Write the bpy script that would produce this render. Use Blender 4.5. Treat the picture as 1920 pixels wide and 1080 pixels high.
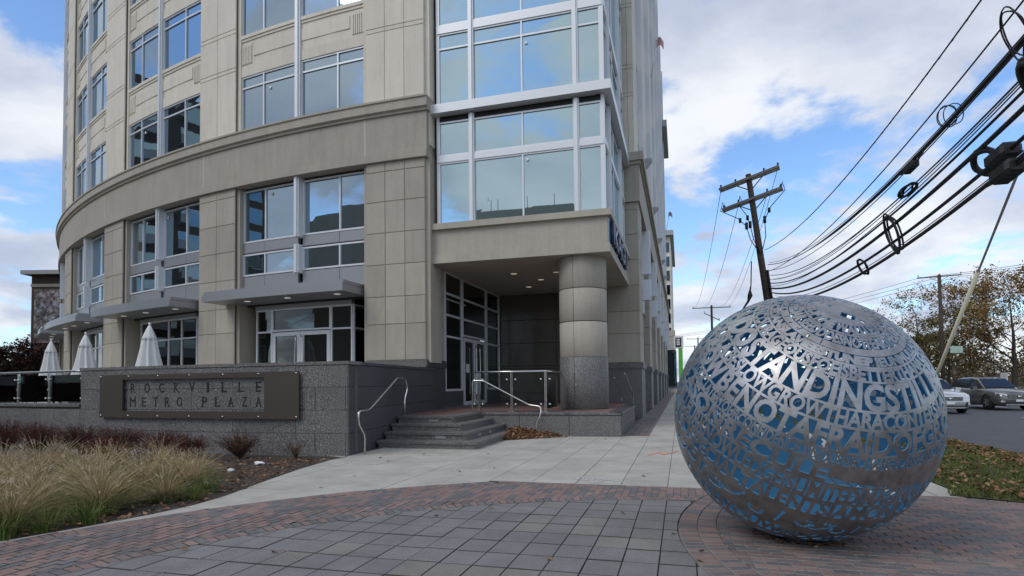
import bpy, bmesh, math, random
from mathutils import Vector, Matrix
from math import sin, cos, pi, radians, sqrt, atan2, hypot
random.seed(7)
scn = bpy.context.scene
for o in list(bpy.data.objects): bpy.data.objects.remove(o)

# ---------------------------------------------------------------- camera
F_PX, ROLL, TANP = 1115.0, 0.012, 0.0372
YAW = math.atan(317 / F_PX); PITCH = math.atan(TANP); EYE = 1.35
fw = Vector((-sin(YAW) * cos(PITCH), cos(YAW) * cos(PITCH), sin(PITCH)))
rt = Vector((cos(YAW), sin(YAW), 0)); up = rt.cross(fw)
r2 = rt * cos(ROLL) - up * sin(ROLL); u2 = up * cos(ROLL) + rt * sin(ROLL)
cd = bpy.data.cameras.new('camera'); cam = bpy.data.objects.new('camera', cd)
scn.collection.objects.link(cam); scn.camera = cam
cd.sensor_width = 36; cd.lens = 36 * F_PX / 1920
cd.shift_y = (718.8 - F_PX * TANP - 540) / 1920
cd.clip_start = 0.05; cd.clip_end = 3000
cam.matrix_world = Matrix(((r2.x, u2.x, -fw.x, 0), (r2.y, u2.y, -fw.y, 0), (r2.z, u2.z, -fw.z, EYE), (0, 0, 0, 1)))

# ---------------------------------------------------------------- sky
SUN_EL, SUN_AZ = 46, 216     # azimuth clockwise from +Y
w = bpy.data.worlds.new('World'); scn.world = w; w.use_nodes = True
nt = w.node_tree; N = nt.nodes; L = nt.links; N.clear()
def nd(t, **k):
    n = N.new(t)
    for a, b in k.items(): setattr(n, a, b)
    return n
out = nd('ShaderNodeOutputWorld'); bg = nd('ShaderNodeBackground'); L.new(bg.outputs[0], out.inputs[0])
sky = nd('ShaderNodeTexSky', sky_type='NISHITA', sun_disc=False)
sky.sun_elevation = radians(SUN_EL); sky.sun_rotation = radians(SUN_AZ); sky.air_density = 1.0; sky.dust_density = 0.6; sky.ozone_density = 2.0
tc = nd('ShaderNodeTexCoord'); sep = nd('ShaderNodeSeparateXYZ'); L.new(tc.outputs['Generated'], sep.inputs[0])
def math_(op, a, b=None, c=None):
    n = nd('ShaderNodeMath', operation=op)
    for i, x in enumerate((a, b, c)):
        if x is None: continue
        if isinstance(x, (int, float)): n.inputs[i].default_value = x
        else: L.new(x, n.inputs[i])
    return n.outputs[0]
den = math_('ADD', math_('ABSOLUTE', sep.outputs[2]), 0.22)
cx = math_('DIVIDE', sep.outputs[0], den); cy = math_('DIVIDE', sep.outputs[1], den)
cmb = nd('ShaderNodeCombineXYZ'); L.new(cx, cmb.inputs[0]); L.new(cy, cmb.inputs[1])
def noise(vec, scale, detail, rough, dist=0.0, off=(0, 0, 0)):
    mp = nd('ShaderNodeMapping'); mp.inputs[1].default_value = off; L.new(vec, mp.inputs[0])
    n = nd('ShaderNodeTexNoise'); n.inputs['Scale'].default_value = scale; n.inputs['Detail'].default_value = detail
    n.inputs['Roughness'].default_value = rough; n.inputs['Distortion'].default_value = dist; L.new(mp.outputs[0], n.inputs['Vector']); return n.outputs[0]
def ramp(x, a, b, sm=True):
    n = nd('ShaderNodeMapRange', interpolation_type='SMOOTHSTEP' if sm else 'LINEAR')
    L.new(x, n.inputs[0]); n.inputs[1].default_value = a; n.inputs[2].default_value = b; return n.outputs[0]
n1 = noise(cmb.outputs[0], 1.35, 9, 0.57, 0.3, (6.4, 2.9, 0)); n2 = noise(cmb.outputs[0], 2.6, 8, 0.6, 0.3, (9.4, 1.2, 3))
cov = ramp(math_('ADD', n1, math_('MULTIPLY', math_('SUBTRACT', n2, 0.5), 0.58)), 0.385, 0.515)
shade = ramp(noise(cmb.outputs[0], 1.5, 7, 0.55, 0.2, (1.3, 4.1, 8)), 0.33, 0.66)
cc = nd('ShaderNodeMix', data_type='RGBA'); L.new(shade, cc.inputs[0])
CL = 1.0
cc.inputs[6].default_value = (2.55, 2.85, 3.6, 1); cc.inputs[7].default_value = (4.95, 5.05, 5.2, 1)
tint = nd('ShaderNodeMix', data_type='RGBA', blend_type='MULTIPLY'); tint.inputs[0].default_value = 1
L.new(sky.outputs[0], tint.inputs[6]); tint.inputs[7].default_value = (0.84, 0.98, 1.12, 1)
mx = nd('ShaderNodeMix', data_type='RGBA'); L.new(math_('MULTIPLY', cov, 0.93), mx.inputs[0]); L.new(tint.outputs[2], mx.inputs[6]); L.new(cc.outputs[2], mx.inputs[7])
L.new(mx.outputs[2], bg.inputs[0]); bg.inputs[1].default_value = 0.145

# ---------------------------------------------------------------- sun (soft, behind thin cloud)
sd = bpy.data.lights.new('sun', 'SUN'); sd.energy = 0.8; sd.angle = radians(28); sd.color = (1, 0.955, 0.89)
so = bpy.data.objects.new('sun', sd); scn.collection.objects.link(so)
az = radians(SUN_AZ); el = radians(SUN_EL)
sv = Vector((sin(az) * cos(el), cos(az) * cos(el), sin(el)))
so.rotation_euler = sv.to_track_quat('Z', 'Y').to_euler(); so.location = (-20, -30, 60)
vs = scn.view_settings; vs.view_transform = 'Standard'; vs.look = 'None'; vs.exposure = 0.44; vs.gamma = 1; vs.use_curve_mapping = False

# ---------------------------------------------------------------- helpers
col = scn.collection
WM = {}
def link(o, parent=None, M=None):
    col.objects.link(o); M = M or Matrix()
    if parent is not None:
        o.parent = parent; o.matrix_parent_inverse = WM[parent.name].inverted()
    o.matrix_basis = M; WM[o.name] = M; return o
def tag(o, label=None, cat=None, group=None, kind=None):
    if label: o['label'] = label
    if cat: o['category'] = cat
    if group: o['group'] = group
    if kind: o['kind'] = kind
    return o
def thing(name, label, cat, loc=(0, 0, 0), group=None):
    o = bpy.data.objects.new(name, None); o.empty_display_size = 0.2
    link(o, None, Matrix.Translation(loc)); return tag(o, label, cat, group)
def obj(name, me, parent=None, M=None, mats=None):
    if mats is not None:
        for m in (mats if isinstance(mats, (list, tuple)) else [mats]): me.materials.append(m)
    return link(bpy.data.objects.new(name, me), parent, M)
class MB:
    def __init__(s): s.v = []; s.f = []; s.m = []; s.sm = []
    def add(s, vs_, fs, mi=0, smooth=False):
        b = len(s.v); s.v += [tuple(p) for p in vs_]
        for f in fs: s.f.append(tuple(b + i for i in f)); s.m.append(mi); s.sm.append(smooth)
    def box(s, x0, x1, y0, y1, z0, z1, mi=0):
        s.add([(x, y, z) for z in (z0, z1) for y in (y0, y1) for x in (x0, x1)], BOXF, mi)
    def obox(s, c, ax, ay, az_, h, mi=0):
        c = Vector(c); s.add([c + ax * (h[0] * i) + ay * (h[1] * j) + az_ * (h[2] * k) for k in (-1, 1) for j in (-1, 1) for i in (-1, 1)], BOXF, mi)
    def beam(s, a, b, w_, h_, upv=Vector((0, 0, 1)), mi=0):
        a = Vector(a); b = Vector(b); d = (b - a); l = d.length; d.normalize()
        x = d.cross(upv)
        if x.length < 1e-5: x = Vector((1, 0, 0))
        x.normalize(); y = x.cross(d); s.obox((a + b) / 2, d, x, y, (l / 2, w_ / 2, h_ / 2), mi)
    def prism(s, poly, z0, z1, mi=0):
        n = len(poly); s.add([(x, y, z0) for x, y in poly] + [(x, y, z1) for x, y in poly],
            [tuple(range(n))[::-1], tuple(range(n, 2 * n))] + [(i, (i + 1) % n, n + (i + 1) % n, n + i) for i in range(n)], mi)
    def tube(s, pts, r, n=8, mi=0, smooth=True, r1=None, caps=True):
        pts = [Vector(p) for p in pts]; k = len(pts); rings = []; prev = None
        for i, p in enumerate(pts):
            d = (pts[min(i + 1, k - 1)] - pts[max(i - 1, 0)]).normalized()
            if prev is None:
                x = d.cross(Vector((0, 0, 1)))
                if x.length < 1e-3: x = Vector((1, 0, 0))
            else:
                x = prev - d * prev.dot(d)
            x.normalize(); prev = x; y = d.cross(x)
            rr = r if r1 is None else r + (r1 - r) * i / (k - 1)
            if isinstance(r, (list, tuple)): rr = r[i]
            rings.append([p + (x * cos(t * 2 * pi / n) + y * sin(t * 2 * pi / n)) * rr for t in range(n)])
        fs = [(i * n + j, i * n + (j + 1) % n, (i + 1) * n + (j + 1) % n, (i + 1) * n + j) for i in range(k - 1) for j in range(n)]
        if caps: fs += [tuple(range(n))[::-1], tuple(range((k - 1) * n, k * n))]
        s.add([p for q in rings for p in q], fs, mi, smooth)
    def loft(s, rings, mi=0, smooth=True, closed=True, caps=True):
        n = len(rings[0]); k = len(rings)
        fs = [(i * n + j, i * n + (j + 1) % n, (i + 1) * n + (j + 1) % n, (i + 1) * n + j) for i in range(k - 1) for j in range(n if closed else n - 1)]
        if caps: fs += [tuple(range(n))[::-1], tuple(range((k - 1) * n, k * n))]
        s.add([p for q in rings for p in q], fs, mi, smooth)
    def mesh(s, name, off=(0, 0, 0)):
        me = bpy.data.meshes.new(name); ox, oy, oz = off
        me.from_pydata([(x - ox, y - oy, z - oz) for x, y, z in s.v], [], s.f)
        me.polygons.foreach_set('material_index', s.m); me.polygons.foreach_set('use_smooth', s.sm); me.update(); return me
    def build(s, name, mats, parent=None, center=True):
        if center:
            xs = [p[0] for p in s.v]; ys = [p[1] for p in s.v]; zs = [p[2] for p in s.v]
            c = ((min(xs) + max(xs)) / 2, (min(ys) + max(ys)) / 2, min(zs))
        else: c = (0, 0, 0)
        return obj(name, s.mesh(name, c), parent, Matrix.Translation(c), mats)
BOXF = [(0, 2, 3, 1), (4, 5, 7, 6), (0, 1, 5, 4), (2, 6, 7, 3), (0, 4, 6, 2), (1, 3, 7, 5)]
_cb = {}
def cbox_mesh(name, w_, d, h, c, mat):
    """chamfered box centred on origin in x,y,z; shared by size and material"""
    key = (round(w_, 3), round(d, 3), round(h, 3), c, mat.name, name)
    if key in _cb: return _cb[key]
    m = MB(); X, Y, Z = w_ / 2, d / 2, h / 2
    # octagon-ish: three rings (bottom full, upper full, top inset) on every side
    def ring(a, b, z): return [(-a, -b, z), (a, -b, z), (a, b, z), (-a, b, z)]
    rings = [ring(X - c, Y - c, -Z), ring(X, Y, -Z + c), ring(X, Y, Z - c), ring(X - c, Y - c, Z)]
    m.loft(rings, smooth=False); me = m.mesh(name); me.materials.append(mat); _cb[key] = me; return me
def frame(c, ax, ay, az_):
    return Matrix(((ax.x, ay.x, az_.x, c.x), (ax.y, ay.y, az_.y, c.y), (ax.z, ay.z, az_.z, c.z), (0, 0, 0, 1)))

# ---------------------------------------------------------------- materials
def mat(name, color, rough=0.6, metal=0.0, spec=0.5):
    m = bpy.data.materials.new(name); m.use_nodes = True; b = m.node_tree.nodes['Principled BSDF']
    b.inputs['Base Color'].default_value = (*color, 1); b.inputs['Roughness'].default_value = rough
    b.inputs['Metallic'].default_value = metal; b.inputs['Specular IOR Level'].default_value = spec; return m
class NT:
    def __init__(s, m): s.t = m.node_tree; s.b = s.t.nodes['Principled BSDF']
    def n(s, t, **k):
        x = s.t.nodes.new(t)
        for a, b in k.items(): setattr(x, a, b)
        return x
    def l(s, a, b): s.t.links.new(a, b)
    def coord(s, kind='Object', scale=(1, 1, 1)):
        t = s.n('ShaderNodeTexCoord'); mp = s.n('ShaderNodeMapping'); mp.inputs[3].default_value = scale; s.l(t.outputs[kind], mp.inputs[0]); return mp.outputs[0]
    def world(s, scale=(1, 1, 1)):
        t = s.n('ShaderNodeNewGeometry'); mp = s.n('ShaderNodeMapping'); mp.inputs[3].default_value = scale; s.l(t.outputs['Position'], mp.inputs[0]); return mp.outputs[0]
    def noise(s, vec, scale, detail=4, rough=0.6):
        x = s.n('ShaderNodeTexNoise'); x.inputs['Scale'].default_value = scale; x.inputs['Detail'].default_value = detail; x.inputs['Roughness'].default_value = rough
        s.l(vec, x.inputs['Vector']); return x.outputs[0]
    def ramp(s, x, stops):
        r = s.n('ShaderNodeValToRGB'); e = r.color_ramp.elements
        while len(e) < len(stops): e.new(0.5)
        for i, (p, c) in enumerate(stops): e[i].position = p; e[i].color = (*c, 1) if len(c) == 3 else c
        s.l(x, r.inputs[0]); return r.outputs[0]
    def mix(s, f, a, b, blend='MIX'):
        x = s.n('ShaderNodeMix', data_type='RGBA', blend_type=blend)
        for v, i in ((f, 0), (a, 6), (b, 7)):
            if isinstance(v, (int, float)): x.inputs[i].default_value = v
            elif isinstance(v, tuple): x.inputs[i].default_value = (*v, 1)
            else: s.l(v, x.inputs[i])
        return x.outputs[2]
    def bump(s, h, strength=0.3, dist=0.01):
        b = s.n('ShaderNodeBump'); b.inputs['Strength'].default_value = strength; b.inputs['Distance'].default_value = dist; s.l(h, b.inputs['Height']); s.l(b.outputs[0], s.b.inputs['Normal'])
def speckle(name, base, dark, light, rough=0.55, big=1.3, fine=90, var=0.10, bump=0.15, piece=0.10):
    """mineral surface: fine two-tone speckle, soft blotches, slight change from piece to piece"""
    m = mat(name, base, rough); t = NT(m); wv = t.world()
    f = t.noise(wv, fine, 2, 0.7); c = t.ramp(f, [(0.33, dark), (0.5, base), (0.68, light)])
    bl = t.noise(wv, big, 5, 0.6); c = t.mix(1.0, c, t.ramp(bl, [(0.25, (1 - var,) * 3), (0.75, (1 + var,) * 3)]), 'MULTIPLY')
    st = t.noise(t.world((3.0, 3.0, 0.35)), 1.6, 5, 0.65); c = t.mix(1.0, c, t.ramp(st, [(0.3, (0.89, 0.88, 0.865)), (0.55, (1, 1, 1))]), 'MULTIPLY')
    oi = t.n('ShaderNodeObjectInfo'); pr = t.ramp(oi.outputs['Random'], [(0, (1 - piece,) * 3), (1, (1 + piece,) * 3)]); c = t.mix(1.0, c, pr, 'MULTIPLY')
    t.l(c, t.b.inputs['Base Color'])
    if bump: t.bump(f, bump, 0.004)
    return m
M = {}
M['cream'] = speckle('precast_cream', (.71, .65, .54), (.65, .59, .485), (.77, .71, .60), 0.75, 0.9, 70, .06, .08, .04)
M['tan'] = speckle('precast_tan', (.405, .366, .30), (.335, .30, .245), (.485, .44, .37), 0.75, 0.8, 80, .08, .12, .09)
M['joint'] = speckle('joint_dark', (.11, .10, .085), (.09, .08, .07), (.13, .12, .10), 0.9, 1, 60, .1, 0, 0)
M['granite'] = speckle('granite_flamed', (.125, .12, .115), (.03, .03, .03), (.32, .31, .295), 0.55, 0.9, 55, .12, .2, .10)
M['granite_shade'] = speckle('granite_shaded', (.062, .062, .066), (.028, .028, .03), (.12, .12, .125), 0.4, 0.9, 70, .12, .1, .08)  # darker copy of the granite for right-facing sides, shade put into the colour
M['granite_polish'] = speckle('granite_polished', (.10, .086, .073), (.05, .043, .036), (.17, .15, .13), 0.14, 0.9, 70, .1, 0, .08)
M['alu'] = mat('aluminium_pale', (.70, .71, .725), 0.38, 0.25)
M['alu_grey'] = mat('aluminium_panel', (.31, .315, .325), 0.42, 0.35)  # grey metal panels, a darker colour than the frames
M['canopy'] = mat('canopy_metal', (.33, .335, .35), 0.42, 0.5)
M['soffit'] = mat('soffit_board', (.62, .59, .54), 0.8)
M['stainless'] = mat('stainless', (.62, .62, .60), 0.24, 1.0)
M['dark_metal'] = mat('dark_metal', (.035, .033, .031), 0.38, 0.7); M['bronze'] = mat('bronze_plate', (.105, .088, .072), 0.42, 0.6)
M['black'] = mat('black_rubber', (.012, .012, .013), 0.55)
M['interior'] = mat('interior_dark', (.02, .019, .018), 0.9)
M['ceiling_room'] = mat('room_ceiling', (.30, .30, .28), 0.9)
M['white'] = mat('white_paint', (.75, .75, .73), 0.5)
M['lamp_glass'] = mat('downlight_lens', (.7, .68, .62), 0.3); _b = M['lamp_glass'].node_tree.nodes['Principled BSDF']; _b.inputs['Emission Color'].default_value = (1, .93, .8, 1); _b.inputs['Emission Strength'].default_value = .22
def glass(name, tintc, base, refl=0.38):
    m = bpy.data.materials.new(name); m.use_nodes = True; t = m.node_tree; t.nodes.clear()
    o = t.nodes.new('ShaderNodeOutputMaterial'); mx_ = t.nodes.new('ShaderNodeMixShader')
    d = t.nodes.new('ShaderNodeBsdfDiffuse'); d.inputs[0].default_value = (*base, 1)
    g = t.nodes.new('ShaderNodeBsdfGlossy'); g.inputs[0].default_value = (*tintc, 1); g.inputs[1].default_value = 0.012
    fr = t.nodes.new('ShaderNodeFresnel'); fr.inputs[0].default_value = 1.55
    mr = t.nodes.new('ShaderNodeMapRange'); mr.inputs[1].default_value = 0.04; mr.inputs[2].default_value = 0.6; mr.inputs[3].default_value = refl; mr.inputs[4].default_value = 0.97
    t.links.new(fr.outputs[0], mr.inputs[0]); t.links.new(mr.outputs[0], mx_.inputs[0]); t.links.new(d.outputs[0], mx_.inputs[1]); t.links.new(g.outputs[0], mx_.inputs[2])
    ge = t.nodes.new('ShaderNodeNewGeometry'); n = t.nodes.new('ShaderNodeTexNoise'); n.inputs['Scale'].default_value = 0.55; n.inputs['Detail'].default_value = 1
    oi = t.nodes.new('ShaderNodeObjectInfo'); ad = t.nodes.new('ShaderNodeVectorMath'); sc = t.nodes.new('ShaderNodeVectorMath'); sc.operation = 'SCALE'
    t.links.new(oi.outputs['Location'], sc.inputs[0]); sc.inputs['Scale'].default_value = 7.3
    t.links.new(ge.outputs['Position'], ad.inputs[0]); t.links.new(sc.outputs[0], ad.inputs[1]); t.links.new(ad.outputs[0], n.inputs['Vector'])
    b = t.nodes.new('ShaderNodeBump'); b.inputs['Strength'].default_value = 0.10; b.inputs['Distance'].default_value = 0.02; t.links.new(n.outputs[0], b.inputs['Height']); t.links.new(b.outputs[0], g.inputs['Normal'])
    t.links.new(mx_.outputs[0], o.inputs[0]); return m
M['glass'] = glass('coated_glass', (.50, .62, .70), (.022, .032, .038), 0.50)
M['glass_bay'] = glass('coated_glass_pale', (.56, .72, .76), (.04, .058, .06), 0.58)
M['glass_blind'] = glass('coated_glass_blind_down', (.50, .62, .70), (.13, .135, .13), 0.46)
M['glass_dark'] = glass('clear_glass_dark_room', (.75, .80, .80), (.008, .009, .009), 0.07)
def clear_glass():
    m = bpy.data.materials.new('clear_balustrade_glass'); m.use_nodes = True; t = m.node_tree; t.nodes.clear()
    o = t.nodes.new('ShaderNodeOutputMaterial'); mx_ = t.nodes.new('ShaderNodeMixShader'); tr = t.nodes.new('ShaderNodeBsdfTransparent'); g = t.nodes.new('ShaderNodeBsdfGlossy')
    tr.inputs[0].default_value = (.86, .91, .89, 1); g.inputs[1].default_value = 0.02; fr = t.nodes.new('ShaderNodeFresnel'); fr.inputs[0].default_value = 1.5
    t.links.new(fr.outputs[0], mx_.inputs[0]); t.links.new(tr.outputs[0], mx_.inputs[1]); t.links.new(g.outputs[0], mx_.inputs[2]); t.links.new(mx_.outputs[0], o.inputs[0]); return m
M['clear'] = clear_glass()
def paving(name, colr, rough=0.85, fine=120, piece=0.14, sp=0.35):
    d = tuple(x * (1 - sp) for x in colr); l = tuple(x * (1 + sp) for x in colr)
    return speckle(name, colr, d, l, rough, 1.4, fine, .2, .25, piece)
M['brick_red'] = paving('brick_red', (.235, .158, .140))
M['brick_brown'] = paving('brick_brown', (.205, .150, .132))
M['brick_grey'] = paving('brick_grey', (.132, .129, .130))
M['brick_plum'] = paving('brick_plum', (.180, .138, .130))
M['paver'] = paving('paver_grey', (.180, .176, .172), 0.8, 140, 0.07, 0.4)
M['paver_olive'] = paving('paver_olive', (.200, .194, .178), 0.8, 140, 0.08, 0.4)
M['slab'] = paving('concrete_slab', (.41, .39, .345), 0.85, 60, 0.05, 0.12)
M['sand'] = mat('joint_sand', (.062, .058, .053), 0.95)
M['mortar'] = mat('pale_mortar', (.24, .225, .20), 0.95)
M['asphalt'] = paving('asphalt', (.072, .074, .082), 0.8, 90, 0, 0.35)
M['paint_white'] = mat('road_paint', (.62, .62, .60), 0.7)
M['curb'] = paving('curb_concrete', (.33, .315, .28), 0.85, 60, 0.03, 0.12)
def leafmat(name, cols, rough=0.7):
    m = mat(name, cols[0], rough, 0, 0.25); t = NT(m); g = t.n('ShaderNodeNewGeometry')
    n_ = len(cols); c = t.ramp(g.outputs['Random Per Island'], [(i / max(1, n_ - 1) * 0.98 + 0.01, c_) for i, c_ in enumerate(cols)]); t.l(c, t.b.inputs['Base Color']); return m
M['soil'] = speckle('mulch_soil', (.045, .034, .027), (.02, .016, .013), (.09, .068, .052), 0.95, 3, 45, .3, .8, 0)
M['litter'] = leafmat('fallen_leaves', [(.10, .045, .022), (.20, .10, .045), (.30, .17, .085), (.14, .06, .03), (.36, .23, .13)])
M['straw'] = leafmat('straw_blades', [(.42, .31, .16), (.30, .21, .10), (.52, .41, .24), (.22, .17, .06), (.46, .35, .20)])
M['plume'] = leafmat('grass_plumes', [(.55, .46, .33), (.46, .37, .25), (.64, .55, .41)])
M['blade'] = leafmat('green_blades', [(.07, .12, .025), (.11, .17, .035), (.045, .085, .02), (.19, .21, .05), (.085, .14, .033)])
M['turf'] = leafmat('turf_blades', [(.085, .115, .026), (.12, .15, .035), (.06, .085, .02), (.17, .16, .05)])
M['barberry'] = leafmat('barberry_leaves', [(.11, .022, .022), (.15, .035, .028), (.07, .016, .016), (.17, .06, .035)])
M['barberry_dry'] = leafmat('dry_shrub_leaves', [(.08, .035, .022), (.13, .06, .03), (.055, .025, .018), (.20, .085, .035)])
M['twig'] = mat('twig', (.055, .038, .028), 0.9)
M['bark'] = speckle('bark', (.062, .05, .042), (.03, .025, .02), (.10, .085, .07), 0.95, 2, 20, .2, .5, .1)
M['wood_pole'] = speckle('pole_timber', (.075, .055, .042), (.04, .03, .024), (.12, .095, .075), 0.9, 2, 25, .2, .3, .05)
M['wood_grey'] = speckle('crossarm_timber', (.22, .205, .18), (.13, .12, .105), (.30, .285, .255), 0.9, 2, 25, .2, .3, .05)
# ================================================================ GROUND
def sheet(name, poly, z, m, zs=None):
    me = bpy.data.meshes.new(name); me.from_pydata([(x, y, z if zs is None else zs[i]) for i, (x, y) in enumerate(poly)], [], [tuple(range(len(poly)))]); me.materials.append(m)
    return tag(link(bpy.data.objects.new(name, me)), kind='structure')
M['field'] = speckle('far_ground', (.075, .075, .04), (.05, .05, .025), (.11, .10, .06), 0.95, .2, 6, .3, 0, 0)
sheet('ground', [(-900, -900), (900, -900), (900, 1500), (-900, 1500)], -0.46, M['field'])
plaza = sheet('plaza_bed', [(-60, -40), (3.12, -40), (3.12, 140), (-60, 140)], -0.016, M['sand'])
C1 = (0.6, 2.0); R_IN, R_OUT, Y_LINE = 5.13, 6.65, 7.93
C2 = (4.34, 5.8); R_C = 4.40
def clip(poly, n, d):
    """keep the side n.p <= d"""
    outp = []; k = len(poly)
    for i in range(k):
        a, b = poly[i], poly[(i + 1) % k]
        da = n[0] * a[0] + n[1] * a[1] - d; db = n[0] * b[0] + n[1] * b[1] - d
        if da <= 0: outp.append(a)
        if da * db < 0:
            t = da / (da - db); outp.append((a[0] + (b[0] - a[0]) * t, a[1] + (b[1] - a[1]) * t))
    return outp
def area(p): return abs(sum(p[i][0] * p[(i + 1) % len(p)][1] - p[(i + 1) % len(p)][0] * p[i][1] for i in range(len(p)))) / 2 if len(p) > 2 else 0
def cen(p):
    A_ = cx__ = cy__ = 0.0; n = len(p)
    for i in range(n):
        a, b = p[i], p[(i + 1) % n]; k = a[0] * b[1] - b[0] * a[1]; A_ += k; cx__ += (a[0] + b[0]) * k; cy__ += (a[1] + b[1]) * k
    if abs(A_) < 1e-9: return (sum(a for a, b in p) / n, sum(b for a, b in p) / n)
    return (cx__ / (3 * A_), cy__ / (3 * A_))
def clip_circ(p, c, r, inside):
    if len(p) < 3: return p
    q = cen(p); v = (q[0] - c[0], q[1] - c[1]); l = hypot(*v) or 1; n = (v[0] / l, v[1] / l)
    if inside: return clip(p, n, n[0] * c[0] + n[1] * c[1] + r)
    return clip(p, (-n[0], -n[1]), -(n[0] * c[0] + n[1] * c[1] + r))
def rect(x0, x1, y0, y1): return [(x0, y0), (x1, y0), (x1, y1), (x0, y1)]
_pm = {}
def paving_piece(name, poly, m, parent, th=0.03, gap=0.0035, ch=0.004, dz=0.0, shared_key=None, joint=None):
    """one paver with its own edge chamfer; whole rectangles share mesh data"""
    c = cen(poly)
    def inset(p, g):
        n_ = len(p)
        cr = [(p[(i + 1) % n_][0] - p[i][0]) * (p[(i + 2) % n_][1] - p[(i + 1) % n_][1]) - (p[(i + 1) % n_][1] - p[i][1]) * (p[(i + 2) % n_][0] - p[(i + 1) % n_][0]) for i in range(n_)]
        if min(cr) < -1e-6 and max(cr) > 1e-6: return [(c[0] + (a - c[0]) * .99, c[1] + (b - c[1]) * .99) for a, b in p]
        sg = 1 if sum(p[i][0] * p[(i + 1) % n_][1] - p[(i + 1) % n_][0] * p[i][1] for i in range(n_)) > 0 else -1; q = p
        for i in range(n_):
            a, b = p[i], p[(i + 1) % n_]; l = hypot(b[0] - a[0], b[1] - a[1])
            if l < 1e-4: continue
            n = ((b[1] - a[1]) / l * sg, -(b[0] - a[0]) / l * sg); r_ = clip(q, n, n[0] * a[0] + n[1] * a[1] - g)
            if len(r_) > 2: q = r_
        return q
    me = _pm.get((shared_key, m.name)) if shared_key else None
    if me is None:
        p0 = [(a - c[0], b - c[1]) for a, b in inset(poly, gap)]; kk = min(.09, ch / max(.02, min(hypot(a, b) for a, b in p0)) * 1.3); p1 = [(a * (1 - kk), b * (1 - kk)) for a, b in p0]
        mb = MB(); mb.loft([[(a, b, -th) for a, b in p0], [(a, b, -ch * .7) for a, b in p0], [(a, b, 0) for a, b in p1]], smooth=False)
        nn = len(p0); mb.m = [1] * nn + [1] * nn + [1, 0]
        if name == 'slab': mb.m = [1] * nn + [0] * nn + [1, 0]
        me = mb.mesh(name); me.materials.append(m); me.materials.append(joint or M['sand'])
        if shared_key: _pm[(shared_key, m.name)] = me
    return link(bpy.data.objects.new(name, me), parent, Matrix.Translation((c[0], c[1], dz)))
def pieces(parent, name, items, limit=300, joint=None):
    """items: (poly, material, key, dz); the ones that show largest as objects, the others as one stuff part"""
    def size(it):
        q = cen(it[0]); d = Vector((q[0], q[1], -EYE)); z = d.dot(fw)
        if z < 0.5: return -1
        u = d.dot(r2) / z * F_PX
        return area(it[0]) / d.length ** 3 * (1 if abs(u) < 1000 and d.length > 2.9 else 0.02)
    items = sorted(items, key=size, reverse=True); rest = MB(); mats_ = []
    for i, (poly, m, key, dz) in enumerate(items):
        if i < limit: paving_piece(name, poly, m, parent, dz=dz, shared_key=key, gap=.0028 if name == 'paver' else .0032, joint=joint)
        else:
            if m not in mats_: mats_.append(m)
            c = cen(poly); p0 = [(a + (c[0] - a) * .03, b + (c[1] - b) * .05) for a, b in poly]; p1 = [(a + (c[0] - a) * .07, b + (c[1] - b) * .11) for a, b in poly]
            rest.loft([[(a, b, -.02 + dz) for a, b in p0], [(a, b, -.003 + dz) for a, b in p0], [(a, b, dz) for a, b in p1]], mi=mats_.index(m), smooth=False)
    if rest.v:
        tag(rest.build(name + '_field', mats_, parent, center=False), kind='stuff')
BW, BL = 0.086, 0.172
rb = random.Random(3)
def brick_mat(r=None):
    x = rb.random(); return M['brick_red'] if x < .36 else M['brick_grey'] if x < .70 else M['brick_plum'] if x < .86 else M['brick_brown']
dzr = lambda: rb.uniform(-.0022, .0022)
# --- grey pavers inside the curved border
it = []
PX, PY, X0, Y0 = 0.268, 0.354, -0.19, 4.227
for i in range(-18, 4):
    for j in range(-6, 10):
        p = rect(X0 + i * PX, X0 + (i + 1) * PX, Y0 + j * PY + .003, Y0 + (j + 1) * PY - .003); a0 = area(p)
        p = clip_circ(p, C1, R_IN, True); p = clip_circ(p, C2, R_C + .002, False)
        if area(p) < 0.004: continue
        full = area(p) > a0 * .999
        it.append((p, M['paver_olive'] if rb.random() < .13 else M['paver'], 'paver' if full else None, rb.uniform(-.0025, .0025)))
pv = tag(sheet('paver_court', rect(-4.6, .6, 2.0, 7.2), -0.0145, M['sand'])); pieces(pv, 'paver', it)
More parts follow.
